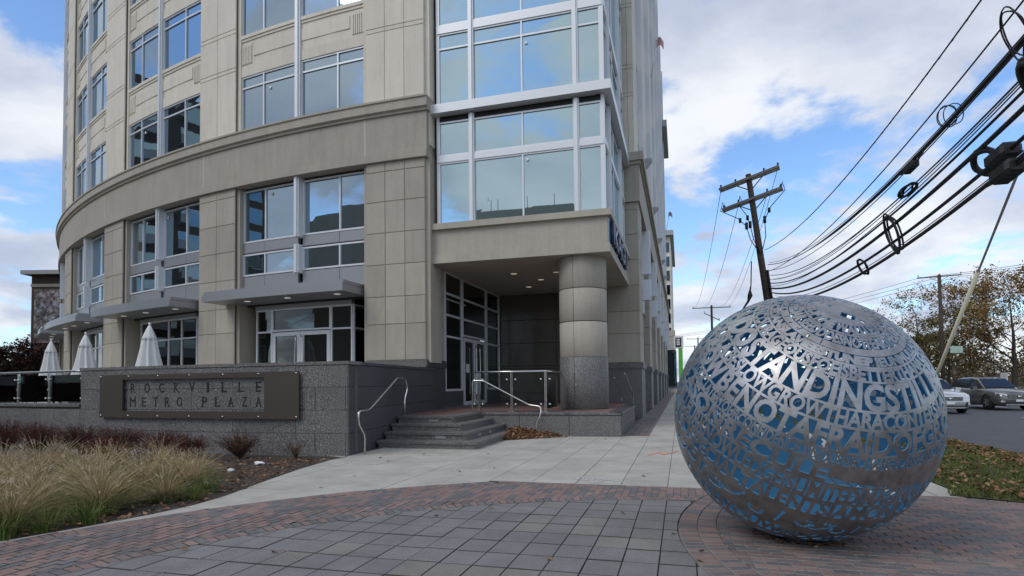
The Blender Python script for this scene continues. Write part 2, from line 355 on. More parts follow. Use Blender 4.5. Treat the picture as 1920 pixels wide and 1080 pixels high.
# --- brick border band
it = []
for R0, n_ in ((R_IN, 0), (R_OUT - BL, 1)):
    step = BW / (R0 + BL / 2); t = radians(86) if n_ == 0 else radians(117)
    t1 = radians(215)
    t = radians(88)
    while t < t1:
        q = [(C1[0] + r * cos(a), C1[1] + r * sin(a)) for r, a in ((R0, t), (R0 + BL, t), (R0 + BL, t + step), (R0, t + step))]
        t += step
        if n_ == 1 and max(b for a, b in q) > Y_LINE - .02: continue
        q = clip_circ(q, C2, R_C + .002, False)
        if area(q) > .003: it.append((q, brick_mat(), None, dzr()))
x = -2.45
while x < 3.0:       # header row along the straight edge
    q = clip_circ(rect(x, x + BL, Y_LINE - BW, Y_LINE), C1, R_OUT, True); x += BL
    if area(q) > .003: it.append((q, brick_mat(), None, dzr()))
xi = -6.4; ci = 0
while xi < 0.62:
    y = 1.6 + (BL / 2 if ci % 2 else 0)
    while y < Y_LINE - BW:
        p = rect(xi, xi + BW, y, min(y + BL, Y_LINE - BW)); y += BL; a0 = BW * BL
        if cen(p)[1] > Y_LINE - BW: continue
        p = clip_circ(p, C1, R_IN + BL, False)
        if area(p) > 0: p = clip_circ(p, C1, R_OUT - BL if cen(p)[0] < -2.2 else R_OUT - .01, True)
        if area(p) > 0: p = clip_circ(p, C2, R_C + .002, False)
        if area(p) < .0025: continue
        it.append((p, brick_mat(), 'brick_y' if area(p) > a0 * .999 else None, dzr()))
    xi += BW; ci += 1
bb = sheet('brick_border', [(-6.4, 1.5), (.62, 6.9), (.62, 7.93), (-3.0, 7.93), (-6.4, 6.0)], -0.0135, M['sand']); pieces(bb, 'brick', it)
# --- round brick field under the globe
it = []
for k in (1, 2):
    R0 = R_C - BL * k; step = BW / (R0 + BL / 2); t = radians(120)
    while t < radians(245):
        q = [(C2[0] + r * cos(a), C2[1] + r * sin(a)) for r, a in ((R0, t), (R0 + BL - .004, t), (R0 + BL - .004, t + step), (R0, t + step))]; t += step
        q = clip(q, (0, 1), Y_LINE)
        if area(q) > .003: it.append((q, brick_mat(), None, dzr()))
LN = Vector((0.27, 0.59)).normalized(); LD = LN.x * 2.92 + LN.y * 7.97      # lawn edge
y = 3.2; ci = 0
while y < Y_LINE - .005:
    x = -.3 + (BL / 2 if ci % 2 else 0) + rb.uniform(-.01, .01)
    while x < 5.2:
        p = rect(x, x + BL, y, min(y + BW, Y_LINE)); x += BL; a0 = BL * BW
        p = clip_circ(p, C2, R_C - 2 * BL - .003, True)
        if area(p) > 0: p = clip(p, (LN.x, LN.y), LD - BW if True else 0)
        if area(p) < .0025: continue
        mm = brick_mat(); mm = M['brick_brown'] if mm is M['brick_red'] and rb.random() < .35 else mm
        it.append((p, mm, 'brick_x' if area(p) > a0 * .999 else None, dzr()))
    y += BW; ci += 1
T = Vector((LN.y, -LN.x)); s = 0.0
while s < 2.6:      # border row along the lawn
    a = Vector((2.92, 7.97)) + T * s - LN * .003; b = a + T * BL; it.append(([tuple(a - LN * BW), tuple(b - LN * BW), tuple(b), tuple(a)], brick_mat(), None, 0)); s += BL
bf = sheet('brick_circle', [(C2[0] + R_C * cos(radians(a)), C2[1] + R_C * sin(radians(a))) for a in range(150, 246, 5)] + [(5.2, 3.0), (5.2, 6.9), (2.92, 7.95), (.5, 7.95)], -0.0125, M['mortar']); pieces(bf, 'brick', it, 300, M['mortar'])
# --- concrete sidewalk slabs
BED = [(-5.95, 3.6), (-5.86, 3.9), (-5.62, 4.55), (-5.47, 5.1), (-5.41, 5.6), (-5.47, 6.15), (-5.75, 7.3), (-6.0, 8.4), (-6.15, 9.5), (-6.1, 9.97)]
def bed_x(y):
    if y <= BED[0][1]: return BED[0][0]
    for (a0, b0), (a1, b1) in zip(BED[:-1], BED[1:]):
        if b0 <= y <= b1: return a0 + (a1 - a0) * (y - b0) / (b1 - b0)
    return BED[-1][0] if y < 10 else -9
def bed_clip(x0, x1, y0, y1):
    if max(bed_x(y0 + (y1 - y0) * k / 12) for k in range(13)) <= x0: return rect(x0, x1, y0, y1)
    ys = sorted([y0, y1] + [b for a, b in BED if y0 < b < y1] + [y0 + (y1 - y0) * k / 6 for k in range(1, 6)])
    return [(x1, y0), (x1, y1)] + [(min(x1, max(x0, bed_x(y))), y) for y in reversed(ys)]
it = []
SX, SY = 0.598, 1.22
for i in range(-11, 6):
    for j in range(-4, 24):
        x0 = -0.2 + i * SX; y0 = Y_LINE + j * SY
        p = rect(x0, x0 + SX, y0, y0 + SY); a0 = area(p)
        if x0 < -4.4 and y0 < 9.97: p = bed_clip(x0, x0 + SX, y0, y0 + SY)
        if area(p) < .005: continue
        p = clip(p, (1, 0), 3.1)
        if j < 6 and len(p) > 2:
            if cen(p)[0] < -2.4: p = clip_circ(p, C1, R_OUT, False)
            else: p = clip(p, (0, -1), -Y_LINE)
        if len(p) < 3: continue
        if y0 + SY > 15.6: p = clip(p, (-1, 0), .82)
        if len(p) < 3: continue
        if 15.35 < y0 + SY / 2 < 15.95 and False: continue
        if y0 > 9.9 and x0 < -6.6: continue
        if area(p) > .01: it.append((p, M['slab'], 'slab' if area(p) > a0 * .999 else None, rb.uniform(-.002, .002)))
sw = sheet('sidewalk', [(-6.3, 3.0), (-5.2, 3.5), (-2.4, 7.9), (3.1, 7.9), (3.1, 40), (-6.9, 40), (-6.9, 10)], -0.0115, M['sand']); pieces(sw, 'slab', it)
sheet('far_sidewalk', rect(-.82, 3.1, 37.3, 140), -0.004, M['slab'])
# dark brick strip beside the street front
it = []
y = 15.45
while y < 29:
    x = -1.44
    while x < -.84: it.append((rect(x, min(x + BL, -.825), y, y + BW * 2), M['brick_plum'] if rb.random() < .6 else M['brick_grey'], None, dzr())); x += BL
    y += BW * 2
bs = sheet('brick_strip', rect(-1.46, -.82, 15.4, 140), -0.006, M['brick_plum']); pieces(bs, 'brick', it, 150)
# --- lawn strip, kerb and road
lawn = MB(); LX0, LX1 = 3.1, 6.05
pts = [(2.98, 8.0), (3.51, 7.70), (4.6, 7.2), (6.05, 6.6)]
sheet('lawn', [(3.1, 140), (3.1, 8.3), (2.93, 7.985), (3.50, 7.69), (4.6, 7.185), (6.05, 6.47), (6.05, 140)], 0, speckle('lawn_soil', (.05, .055, .025), (.03, .03, .015), (.09, .085, .045), .95, 2, 40, .3, .4, 0), zs=[0.01, .01, .01, .01, -.01, -.10, -.10])
kb = MB(); kb.box(6.05, 6.22, -30, 140, -.42, -.13); tag(kb.build('kerb', M['curb']), kind='structure')
sheet('road', [(6.21, -60), (27, -60), (27, 300), (6.21, 300)], -0.30, M['asphalt'])
rl = MB()
for x in (9.6, 13.4, 17.2):
    for k in range(-2, 20): rl.box(x - .06, x + .06, k * 12 + 1.5 + (x * 3) % 5, k * 12 + 5.0 + (x * 3) % 5, -.299, -.295)
tag(rl.build('lane_marking', M['paint_white']), kind='structure')
kb = MB(); kb.box(27, 27.2, -60, 300, -.42, -.15); tag(kb.build('far_kerb', M['curb']), kind='structure')
sheet('far_verge', [(27.2, -60), (200, -60), (200, 300), (27.2, 300)], -0.14, M['field'])
# planting bed
bed = [(a, b) for a, b in BED] ; sheet('planting_bed', [(-60, 2.0), (-6.6, 2.0)] + bed + [(-60, 9.9), ], -0.004, M['soil'])
# sprayed survey marks on the concrete
def stroke(mb, pts, w_, z=.0045):
    for a, b in zip(pts[:-1], pts[1:]):
        a = Vector(a); b = Vector(b); d = (b - a).normalized(); n = Vector((-d.y, d.x)) * w_ / 2
        mb.add([(a.x - n.x, a.y - n.y, z), (b.x - n.x, b.y - n.y, z), (b.x + n.x, b.y + n.y, z), (a.x + n.x, a.y + n.y, z)], [(0, 1, 2, 3)])
        z += .0006
M['spray_white'] = mat('white_spray', (.60, .61, .62), .8); M['spray_orange'] = mat('orange_spray', (.72, .25, .13), .8); M['chalk_blue'] = mat('blue_chalk', (.33, .38, .42), .9)
mk = MB(); stroke(mk, [(-1.62, 8.62), (-.86, 8.23)], .03); stroke(mk, [(-1.04, 8.33), (-1.16, 8.06)], .022); stroke(mk, [(-1.24, 8.20), (-1.17, 8.05), (-1.02, 8.08)], .022)
stroke(mk, [(-1.40 + .05 * cos(t), 8.38 + .09 * sin(t)) for t in [x * .7 + .6 for x in range(8)]], .02); stroke(mk, [(-1.26 + .045 * cos(t), 8.31 + .09 * sin(t)) for t in [x * .7 for x in range(10)]], .02)
tag(mk.build('survey_arrow', M['spray_white']), 'white sprayed arrow with a bar and two loops on the concrete', 'paint mark')
mk = MB(); stroke(mk, [(-.62, 11.25), (-.42, 11.75), (-.36, 11.35), (-.10, 11.95)], .05)
tag(mk.build('survey_zigzag', M['spray_orange']), 'orange sprayed zigzag on the concrete sidewalk slabs', 'paint mark')
for k, (x0, x1, y) in enumerate([(-1.15, -.55, 15.3), (-1.3, -.75, 20.2), (-1.1, -.5, 24.5)]):
    mk = MB(); stroke(mk, [(x0, y), ((x0 + x1) / 2, y + .05), (x1, y + .02)], .05)
    tag(mk.build('survey_dash', M['spray_orange']), 'orange sprayed dash across the edge of the brick strip', 'paint mark', 'orange dashes along the brick strip')
# ================================================================ OFFICE BUILDING
O = Vector((-7.3, 59.9)); RW = 43.6
def A(s, off, z): th = s / RW; return Vector((O.x - (RW + off) * sin(th), O.y - (RW + off) * cos(th), z))
def AX(s):
    th = s / RW; return Vector((-cos(th), sin(th), 0)), Vector((-sin(th), -cos(th), 0))     # tangent (left), outward
def sweep(mb, s0, s1, prof, n=None, mi=0):
    n = n or max(2, int(abs(s1 - s0) / .8) + 1); k = len(prof)
    rings = [[A(s0 + (s1 - s0) * i / n, o_, z) for o_, z in prof] for i in range(n + 1)]
    mb.loft(rings, mi, smooth=False)
office = thing('office_building', 'cream and tan curved office building with glass corner bay and dark granite base', 'building', (-7.3, 20, 0))
def panel(parent, m, s0, s1, z0, z1, off0, off1, gap=.010, ch=.012, name='stone_panel'):
    s = (s0 + s1) / 2; t, o_ = AX(s); f = (RW + (off0 + off1) / 2) / RW
    me = cbox_mesh(name, (s1 - s0) * f - gap, z1 - z0 - gap, off1 - off0, ch, m)
    return link(bpy.data.objects.new(name, me), parent, frame(A(s, (off0 + off1) / 2, (z0 + z1) / 2), -t, Vector((0, 0, 1)), o_))
class Flat:
    """a straight wall: point = p0 + d*s, outward normal o"""
    def __init__(s, p0, d, o_): s.p = Vector(p0); s.d = Vector(d); s.o = Vector(o_)
    def P(s, a, off, z): return s.p + s.d * a + s.o * off + Vector((0, 0, z))
    def box(s, mb, a0, a1, off0, off1, z0, z1, mi=0):
        mb.obox(s.P((a0 + a1) / 2, (off0 + off1) / 2, (z0 + z1) / 2), s.d, s.o, Vector((0, 0, 1)), (abs(a1 - a0) / 2, abs(off1 - off0) / 2, abs(z1 - z0) / 2), mi)
    def panel(s, parent, m, a0, a1, z0, z1, off0, off1, gap=.010, ch=.012, name='stone_panel'):
        me = cbox_mesh(name, a1 - a0 - gap, z1 - z0 - gap, off1 - off0, ch, m)
        x = s.d; zz = s.o
        if x.cross(Vector((0, 0, 1))).dot(zz) < 0: x = -x
        return link(bpy.data.objects.new(name, me), parent, frame(s.P((a0 + a1) / 2, (off0 + off1) / 2, (z0 + z1) / 2), x, Vector((0, 0, 1)), zz))
class Arc:
    def P(s, a, off, z): return A(a, off, z)
    def box(s, mb, a0, a1, off0, off1, z0, z1, mi=0): sweep(mb, a0, a1, [(off0, z0), (off1, z0), (off1, z1), (off0, z1)], max(1, int(abs(a1 - a0) / 1.0)), mi)
    def panel(s, parent, m, a0, a1, z0, z1, off0, off1, **k): return panel(parent, m, a0, a1, z0, z1, off0, off1, **k)
ARC = Arc()
rg = random.Random(12)
def window(wall, a0, a1, z0, z1, off, splits, trans, gm, parent=None, fw_=.055, depth=.09, fm=None, name='window'):
    """aluminium frame with mullions (positions) and transoms (heights); every pane its own object"""
    parent = parent or office; mb = MB(); fm = fm or M['alu']
    xs = [a0] + list(splits) + [a1]; zs = [z0] + list(trans) + [z1]
    for i, x in enumerate(xs):
        lo, hi = (x, x + fw_) if i == 0 else (x - fw_, x) if i == len(xs) - 1 else (x - fw_ * .45, x + fw_ * .45)
        wall.box(mb, lo, hi, off - depth / 2, off + depth / 2, z0, z1)
    for i, z in enumerate(zs):
        lo, hi = (z, z + fw_) if i == 0 else (z - fw_, z) if i == len(zs) - 1 else (z - fw_ * .5, z + fw_ * .5)
        for j in range(len(xs) - 1):
            wall.box(mb, xs[j] + (fw_ if j == 0 else fw_ * .45), xs[j + 1] - (fw_ if j == len(xs) - 2 else fw_ * .45), off - depth / 2 + .004, off + depth / 2 - .004, lo, hi)
    fo = mb.build(name, fm, parent)
    for i in range(len(xs) - 1):
        for j in range(len(zs) - 1):
            p = MB(); q = [wall.P(a, off, z) for a, z in ((xs[i] + .02, zs[j] + .02), (xs[i + 1] - .02, zs[j] + .02), (xs[i + 1] - .02, zs[j + 1] - .02), (xs[i] + .02, zs[j + 1] - .02))]
            n = (wall.P(xs[i], off + .01, z0) - wall.P(xs[i], off, z0)); q[0] = q[0] + n * rg.uniform(-.35, .35); q[2] = q[2] + n * rg.uniform(-.35, .35)
            if (q[1] - q[0]).cross(q[2] - q[0]).dot(n) < 0: q = q[::-1]
            p.add(q + [v - n * 1.2 for v in q], [(0, 1, 2, 3), (7, 6, 5, 4), (0, 4, 5, 1), (1, 5, 6, 2), (2, 6, 7, 3), (3, 7, 4, 0)])
            p.build('pane', M['glass_blind'] if gm is M['glass'] and rg.random() < .22 else gm, fo)
    return fo
def mullion_fin(wall, a, z0, z1, w_=.20, off0=-.32, off1=.02, parent=None):
    mb = MB(); wall.box(mb, a - w_ / 2, a + w_ / 2, off0, off1 - .05, z0, z1); wall.box(mb, a - w_ * .24, a + w_ * .24, off1 - .05, off1, z0 + .002, z1 - .002)
    return mb.build('mullion_fin', M['alu'], parent or office)
PITCH_B, FLOOR, Z_UP = 7.3, 3.5, 10.05
LOW_Z = [2.09, 3.19, 4.03, 5.02, 6.0, 6.97, 7.91, 8.2]
# inner mass: dark rooms behind the glass, cream core above
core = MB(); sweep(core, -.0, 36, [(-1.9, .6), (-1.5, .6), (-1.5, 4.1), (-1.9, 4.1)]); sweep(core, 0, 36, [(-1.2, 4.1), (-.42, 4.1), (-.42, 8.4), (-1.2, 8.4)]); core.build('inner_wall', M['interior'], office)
core = MB(); sweep(core, 0, 44, [(-6, 8.4), (-.34, 8.4), (-.34, 24.3), (-6, 24.3)]); core.build('upper_core', M['joint'], office)
core = MB(); sweep(core, 0, 44, [(-6, 24.3), (-.02, 24.3), (-.02, 38), (-6, 38)]); core.build('upper_wall', M['cream'], office)
core = MB(); sweep(core, 0, 40, [(-6, 4.1), (-.55, 4.1), (-.55, 4.16), (-6, 4.16)]); core.build('floor_slab', M['ceiling_room'], office)
def upper_pier(wall, a0, a1, cols, floors, ret=.14):
    mb = MB(); wall.box(mb, a0 + .02, a1 - .02, -.5, -.028, 8.6, Z_UP + FLOOR * floors + .2)
    # set-back edge strips either side of the pier face
    wall.box(mb, a0 - ret, a0 + .02, -.5, -.10, 8.6, Z_UP + FLOOR * floors + .2, 1); wall.box(mb, a1 - .02, a1 + ret, -.5, -.10, 8.6, Z_UP + FLOOR * floors + .2, 1)
    po = mb.build('upper_pier', [M['joint'], M['cream']], office); wd = (a1 - a0) / cols
    for f in range(floors):
        z = Z_UP + FLOOR * f
        for z0, z1 in ((z - .02 if f == 0 else z + .28, z + 2.27), (z + 2.27, z + 2.41), (z + 2.41, z + 3.63), (z + 3.63, z + 3.78)):
            for c in range(cols): wall.panel(po, M['cream'], a0 + wd * c, a0 + wd * (c + 1), z0, z1, -.05, 0)
    return po
def spandrel(wall, a0, a1, z, flip):
    """precast panel under a window: fluted block next to the pier, long recessed field beside it, sill on top"""
    mb = MB(); wall.box(mb, a0, a1, -.4, -.16, z + 2.06, z + 3.50)
    so_ = mb.build('spandrel', M['cream'], office)
    q = MB(); wall.box(q, a0, a1, -.17, -.10, z + 3.40, z + 3.515); wall.box(q, a0, a1, -.17, -.13, z + 3.31, z + 3.40); q.build('sill', M['cream'], so_)
    wd = a1 - a0; b0, b1 = (a0 + .06, a0 + .52) if flip else (a1 - .52, a1 - .06)
    q = MB()
    for k in range(6):
        x = b0 + (b1 - b0) * (k + .5) / 6; wall.box(q, x - .024, x + .024, -.17, -.128, z + 2.5, z + 3.12)
    wall.box(q, b0, b1, -.17, -.135, z + 3.12, z + 3.2); q.build('fluted_block', M['cream'], so_)
    c0, c1 = (b1 + .08, a1 - .04) if flip else (a0 + .04, b0 - .08)
    q = MB(); wall.box(q, c0, c1, -.17, -.135, z + 2.72, z + 3.14); q.build('raised_field', M['cream'], so_)
    q = MB(); wall.box(q, a0, a1, -.17, -.13, z + 2.06, z + 2.42); q.build('lintel_band', M['cream'], so_)
def low_pier(wall, a0, a1, cols, base=True, ret=.13):
    mb = MB(); wall.box(mb, a0 + .02, a1 - .02, -.9, -.028, .0, 8.3); wall.box(mb, a0 - ret, a0 + .02, -.9, -.10, 2.0, 8.3, 1); wall.box(mb, a1 - .02, a1 + ret, -.9, -.10, 2.0, 8.3, 1)
    po = mb.build('pier', [M['joint'], M['tan']], office); wd = (a1 - a0) / cols
    for i in range(len(LOW_Z) - 1):
        for c in range(cols): wall.panel(po, M['tan'], a0 + wd * c, a0 + wd * (c + 1), LOW_Z[i], LOW_Z[i + 1], -.05, 0)
    if base:
        q = MB(); wall.box(q, a0 - .03, a1 + .03, -.5, .03, 0, 1.85); q.build('plinth', M['granite'], po)
        q = MB(); wall.box(q, a0 - .06, a1 + .06, -.4, .07, 1.87, 2.03); wall.box(q, a0 - .04, a1 + .04, -.4, .045, 1.85, 2.09); q.build('plinth_moulding', M['granite'], po)
    return po
for k in range(5):
    p0 = PITCH_B * k; a0, a1 = p0 + (0.0 if k == 0 else .12), p0 + 2.0
    cols = 3 if k == 0 else 2
    low_pier(ARC, a0 + .0, a1, cols); upper_pier(ARC, a0, a1, cols, 3 if k < 2 else 5)
    if k == 4: break
    w0, w1 = p0 + 2.1, p0 + PITCH_B + .0; mid = (w0 + w1) / 2; nar = .40
    spl = (w0 + (mid - w0) * nar, w1 - (w1 - mid) * nar)
    for h in (0, 1):
        x0, x1 = (w0, mid - .09) if h == 0 else (mid + .09, w1)
        window(ARC, x0, x1, 6.3, 8.12, -.30, [spl[h]], [], M['glass']); window(ARC, x0, x1, 5.14, 5.90, -.28, [spl[h]], [], M['glass'])
        for f in range(3 if k < 2 else 5 if k > 1 else 4):
            z = Z_UP + FLOOR * f; window(ARC, x0, x1, z, z + 2.06, -.20, [spl[h]], [z + 1.66], M['glass'])
            spandrel(ARC, x0 - .02, x1 + .02, z, h == 0)
        # metal panels between the window rows and below
        for pz0, pz1 in ((5.93, 6.28), (4.50, 5.12)):
            for q0, q1 in ((x0, spl[h]), (spl[h], x1)): panel(office, M['alu_grey'], q0, q1, pz0, pz1, -.36, -.24, gap=.012, ch=.006, name='metal_panel')
    mullion_fin(ARC, mid, 6.22, 8.2); mullion_fin(ARC, mid, 5.04, 5.97)
    mullion_fin(ARC, mid, Z_UP - .02, Z_UP + FLOOR * (3 if k < 2 else 5), .22, -.24, -.02)
    # canopy
    cp = MB(); sweep(cp, w0 + .12, w1 + .55, [(-1.0, 4.16), (.93, 4.16), (.93, 4.385), (-1.0, 4.385)], 8); co = cp.build('canopy', M['canopy'], office)
    q = MB(); sweep(q, w0 + .14, w1 + .53, [(-.9, 4.40), (.86, 4.40), (.86, 4.50), (-.9, 4.50)], 8); q.build('canopy_cap', M['canopy'], co)
    for a in (mid - 1.9, mid, mid + 1.7):
        q = MB(); c = A(a, .35, 4.15); q.tube([c, c + Vector((0, 0, .012))], .10, 16); q.build('downlight', M['lamp_glass'], co)
    # shop front: projecting vestibule
    v0, v1 = w0 + .75, w1 - .35; OFV = -.55
    class V:     # helper wall at vestibule front
        pass
    if k == 0:
        window(ARC, v0, v0 + .85, .62, 3.97, OFV, [], [3.2], M['glass_dark'], name='storefront'); window(ARC, v1 - .75, v1, .62, 3.97, OFV, [], [3.2], M['glass_dark'], name='storefront')
        window(ARC, v0 + .85, v1 - .75, 3.2, 3.97, OFV, [], [], M['glass_dark'], name='storefront')
        dm = (v0 + v1) / 2 + .05
        for d0, d1 in ((v0 + .87, dm - .01), (dm + .01, v1 - .77)):
            dr = window(ARC, d0, d1, .63, 3.17, OFV, [], [], M['glass_dark'], fw_=.13, name='door')
            hx = d1 - .16 if d1 < dm + .005 else d0 + .16; sg = 1 if d1 < dm + .005 else -1
            q = MB(); q.tube([A(hx + sg * (-.06 * (1 - (2 * t - 1) ** 2) + .05), OFV + .12, 1.0 + 2.05 * t) for t in [i / 10 for i in range(11)]], .018, 8); q.build('pull_handle', M['stainless'], dr)
            q = MB(); ARC.box(q, (d0 + d1) / 2 - .11, (d0 + d1) / 2 + .11, OFV + .02, OFV + .03, 1.78, 1.98); q.build('notice', M['white'], dr)
    else:
        window(ARC, v0, v1, .62, 3.97, OFV, [v0 + 1.0, v0 + 1.9, v1 - .8], [3.2], M['glass_dark'], name='storefront')
    t0, o0 = AX(v0)
    FL = Flat(A(v0, OFV, 0), -o0, -t0); window(FL, 0.0, 1.0, .62, 3.97, 0, [], [3.2], M['glass_dark'], name='storefront')
    q = MB(); ARC.box(q, v0, v1, OFV - .1, OFV + .09, 3.97, 4.16); q.build('storefront_head', M['alu_grey'], office)
    window(ARC, w0, v0 - .05, .62, 3.97, -1.45, [], [3.2], M['glass_dark'], name='storefront')
    q = MB(); ARC.box(q, v1 + .0, w1 + .02, -1.5, -.9, .6, 4.14); q.build('jamb_wall', M['tan'], office)
# frieze and cornice over the curved front
NSEG = 46
fr = MB(); sweep(fr, -.10, 34, [(-.5, 8.2), (.10, 8.2), (.10, 8.42), (.06, 8.44), (.06, 9.60), (-.5, 9.60)], NSEG); fro = fr.build('frieze', M['tan'], office)
fr = MB(); sweep(fr, -.16, 34, [(-.5, 9.60), (.12, 9.60), (.12, 9.66), (.20, 9.70), (.20, 9.95), (.24, 9.97), (.24, 10.03), (-.5, 10.03)], NSEG); fr.build('cornice', M['tan'], office)
for a in (1.99, 9.0, 16.4, 23.6):
    q = MB(); ARC.box(q, a - .012, a + .012, .055, .066, 8.45, 9.58); q.build('frieze_joint', M['cream'], fro)
# ---- right flank of the corner pier and the recessed entrance
SIDE = Flat((-7.28, 16.3, 0), (0, 1, 0), (1, 0, 0))
flank = MB(); flank.box(-8.6, -7.35, 16.36, 17.75, 0, 8.3); fl = flank.build('pier_flank', M['joint'], office)
for i in range(len(LOW_Z) - 1):
    if LOW_Z[i] > 6: SIDE.panel(fl, M['tan'], .02, .36, LOW_Z[i], LOW_Z[i + 1], -.10, -.02)
    else: SIDE.panel(fl, M['tan'], .02, 1.42, LOW_Z[i], LOW_Z[i + 1], -.10, -.02)
q = MB(); q.box(-7.60, -7.262, 16.28, 17.75, 0, 1.85); q.build('plinth', M['granite_shade'], fl)
q = MB(); q.box(-7.6, -7.22, 16.24, 17.76, 1.87, 2.03); q.box(-7.6, -7.245, 16.265, 17.755, 1.85, 2.09); q.build('plinth_moulding', M['granite_shade'], fl)
fl2 = MB(); fl2.box(-8.4, -7.34, 16.34, 17.2, 8.3, 24.3); f2 = fl2.build('upper_flank', M['cream'], office)
for f in range(4):
    z = Z_UP + FLOOR * f
    for z0, z1 in ((z - .02 if f == 0 else z + .28, z + 2.27), (z + 2.27, z + 2.41), (z + 2.41, z + 3.63), (z + 3.63, z + 3.78)): SIDE.panel(f2, M['cream'], .02, .30, z0, z1, -.10, -.03)
q = MB(); q.box(-7.5, -7.203, 16.262, 16.9, 8.21, 9.60); q.box(-7.5, -7.145, 16.112, 16.9, 9.705, 9.945); q.box(-7.5, -7.143, 16.07, 16.9, 9.972, 10.028); q.box(-7.5, -7.18, 16.19, 16.9, 9.602, 9.70); q.build('cornice_return', M['tan'], office)
# recess walls
q = MB(); q.box(-7.36, -1.86, 23.74, 23.95, .6, 5.02); rw = q.build('recess_back_wall', M['joint'], office)
BACK = Flat((-7.3, 23.74, 0), (1, 0, 0), (0, -1, 0))
for c in range(2):
    for z0, z1 in ((.6, 1.95), (1.95, 2.05), (2.05, 3.0), (3.0, 3.95), (3.95, 5.0)): BACK.panel(rw, M['granite_polish'], .1 + 2.35 * c, .1 + 2.35 * (c + 1), z0, z1, 0, .04, name='granite_panel')
q = MB(); q.box(-7.28, -1.87, 16.64, 23.74, 5.02, 5.12); so_ = q.build('soffit', M['soffit'], office)
for x, y in ((-5.3, 19.0), (-4.7, 20.4), (-3.9, 19.2), (-5.5, 21.8)):
    q = MB(); q.tube([(x, y, 5.018), (x, y, 5.0)], .11, 16); q.build('downlight', M['lamp_glass'], so_)
GW = Flat((-7.3, 17.75, 0), (0, 1, 0), (1, 0, 0))
tr = [3.2, 3.75, 4.35]
q = MB(); q.box(-7.42, -7.27, 17.75, 19.35, .6, 1.12); q.box(-7.42, -7.27, 22.0, 23.74, .6, 1.12); q.build('granite_upstand', M['granite_shade'], office)
window(GW, 0, 1.6, 1.12, 5.02, 0, [], [2.9, 3.6, 4.3], M['glass_dark'], fw_=.07, name='entrance_glazing'); window(GW, 4.25, 5.95, 1.12, 5.02, 0, [], [2.9, 3.6, 4.3], M['glass_dark'], fw_=.07, name='entrance_glazing')
window(GW, 1.6, 4.25, 3.0, 5.02, 0, [], [3.6, 4.3], M['glass_dark'], fw_=.07, name='entrance_glazing')
for d0, d1 in ((1.68, 2.92), (2.94, 4.18)):
    dr = window(GW, d0, d1, .62, 2.96, 0, [], [], M['glass_dark'], fw_=.12, name='door'); hx = d1 - .2 if d0 < 2 else d0 + .2
    q = MB(); q.tube([GW.P(hx + .05 * (1 - (2 * t - 1) ** 2), .12, .8 + 1.95 * t) for t in [i / 10 for i in range(11)]], .02, 8); q.build('pull_handle', M['stainless'], dr)
q = MB(); q.box(-7.30, -7.28, 18.6, 18.61, 0, .01); 
q = MB(); GW.box(q, 1.95, 2.25, .02, .03, 1.75, 2.05); q.build('notice', M['white'], office)
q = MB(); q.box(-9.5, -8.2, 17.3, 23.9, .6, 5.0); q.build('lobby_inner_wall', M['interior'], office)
# round column
cl = MB(); cx_, cy_, cr = -2.755, 17.45, .70
def ringp(r, z, n=48): return [(cx_ + r * cos(2 * pi * i / n), cy_ + r * sin(2 * pi * i / n), z) for i in range(n)]
cl.loft([ringp(cr - .03, .58), ringp(cr - .03, 5.06)]); co = cl.build('column', M['joint'], office)
for z0, z1, m_, r_ in ((.6, 2.085, M['granite'], .01), (2.09, 3.095, M['tan'], 0), (3.115, 4.055, M['tan'], 0), (4.075, 5.05, M['tan'], 0)):
    for hh in range(2):
        q = MB(); n = 24; th0 = radians(-104) + pi * hh + .008; th1 = th0 + pi - .016
        def pr(r, z): return [(cx_ + r * cos(th0 + (th1 - th0) * i / n), cy_ + r * sin(th0 + (th1 - th0) * i / n), z) for i in range(n + 1)]
        rr = cr + r_; q.loft([pr(rr - .012, z0), pr(rr, z0 + .012), pr(rr, z1 - .012), pr(rr - .012, z1)], closed=False, caps=False); q.build('column_drum', m_, co)
# ---- glass corner bay over the entrance
bm_ = MB(); bm_.box(-7.26, -1.90, 16.62, 23.5, 5.10, 6.02); bm_.box(-7.3, -1.84, 16.57, 23.5, 5.0, 5.26); bm_.box(-7.3, -1.78, 16.50, 23.5, 6.02, 6.20); bo = bm_.build('bay_beam', M['tan'], office)
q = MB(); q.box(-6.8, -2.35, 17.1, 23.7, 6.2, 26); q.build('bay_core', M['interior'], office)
FRONT = Flat((-7.0, 16.72, 0), (1, 0, 0), (0, -1, 0)); RSIDE = Flat((-1.98, 16.72, 0), (0, 1, 0), (1, 0, 0))
cx4 = [.0, 1.08, 2.66, 4.26, 4.99]
def bay_rows(wall, xs, wide):
    rows = [(6.20, 8.10, []), (8.29, 9.36, []), (9.84, 12.12, [11.64]), (12.36, 15.62, [15.14]), (15.86, 19.12, [18.64])]
    for z0, z1, t in rows:
        for i, (a, b) in enumerate(wide): window(wall, xs[a], xs[b], z0, z1, 0, [x for x in xs[a + 1:b]], t, M['glass_bay'], fw_=.05)
    for z0, z1 in ((8.10, 8.29), (12.12, 12.36), (15.62, 15.86), (19.12, 19.4)):
        mb = MB(); wall.box(mb, xs[0] - .03, xs[-1] + .05, -.05, .07, z0, z1); mb.build('bay_spandrel_band', M['alu'], office)
    mb = MB(); wall.box(mb, xs[0] - .03, xs[-1] + .03, -.2, .0, 9.36, 9.55); mb.build('bay_shadow_band', M['dark_metal'], office)
bay_rows(FRONT, cx4, [(0, 1), (1, 3), (3, 4)]); bay_rows(RSIDE, [.0, .75, 2.3, 4.1, 5.9], [(0, 1), (1, 2), (2, 3), (3, 4)])
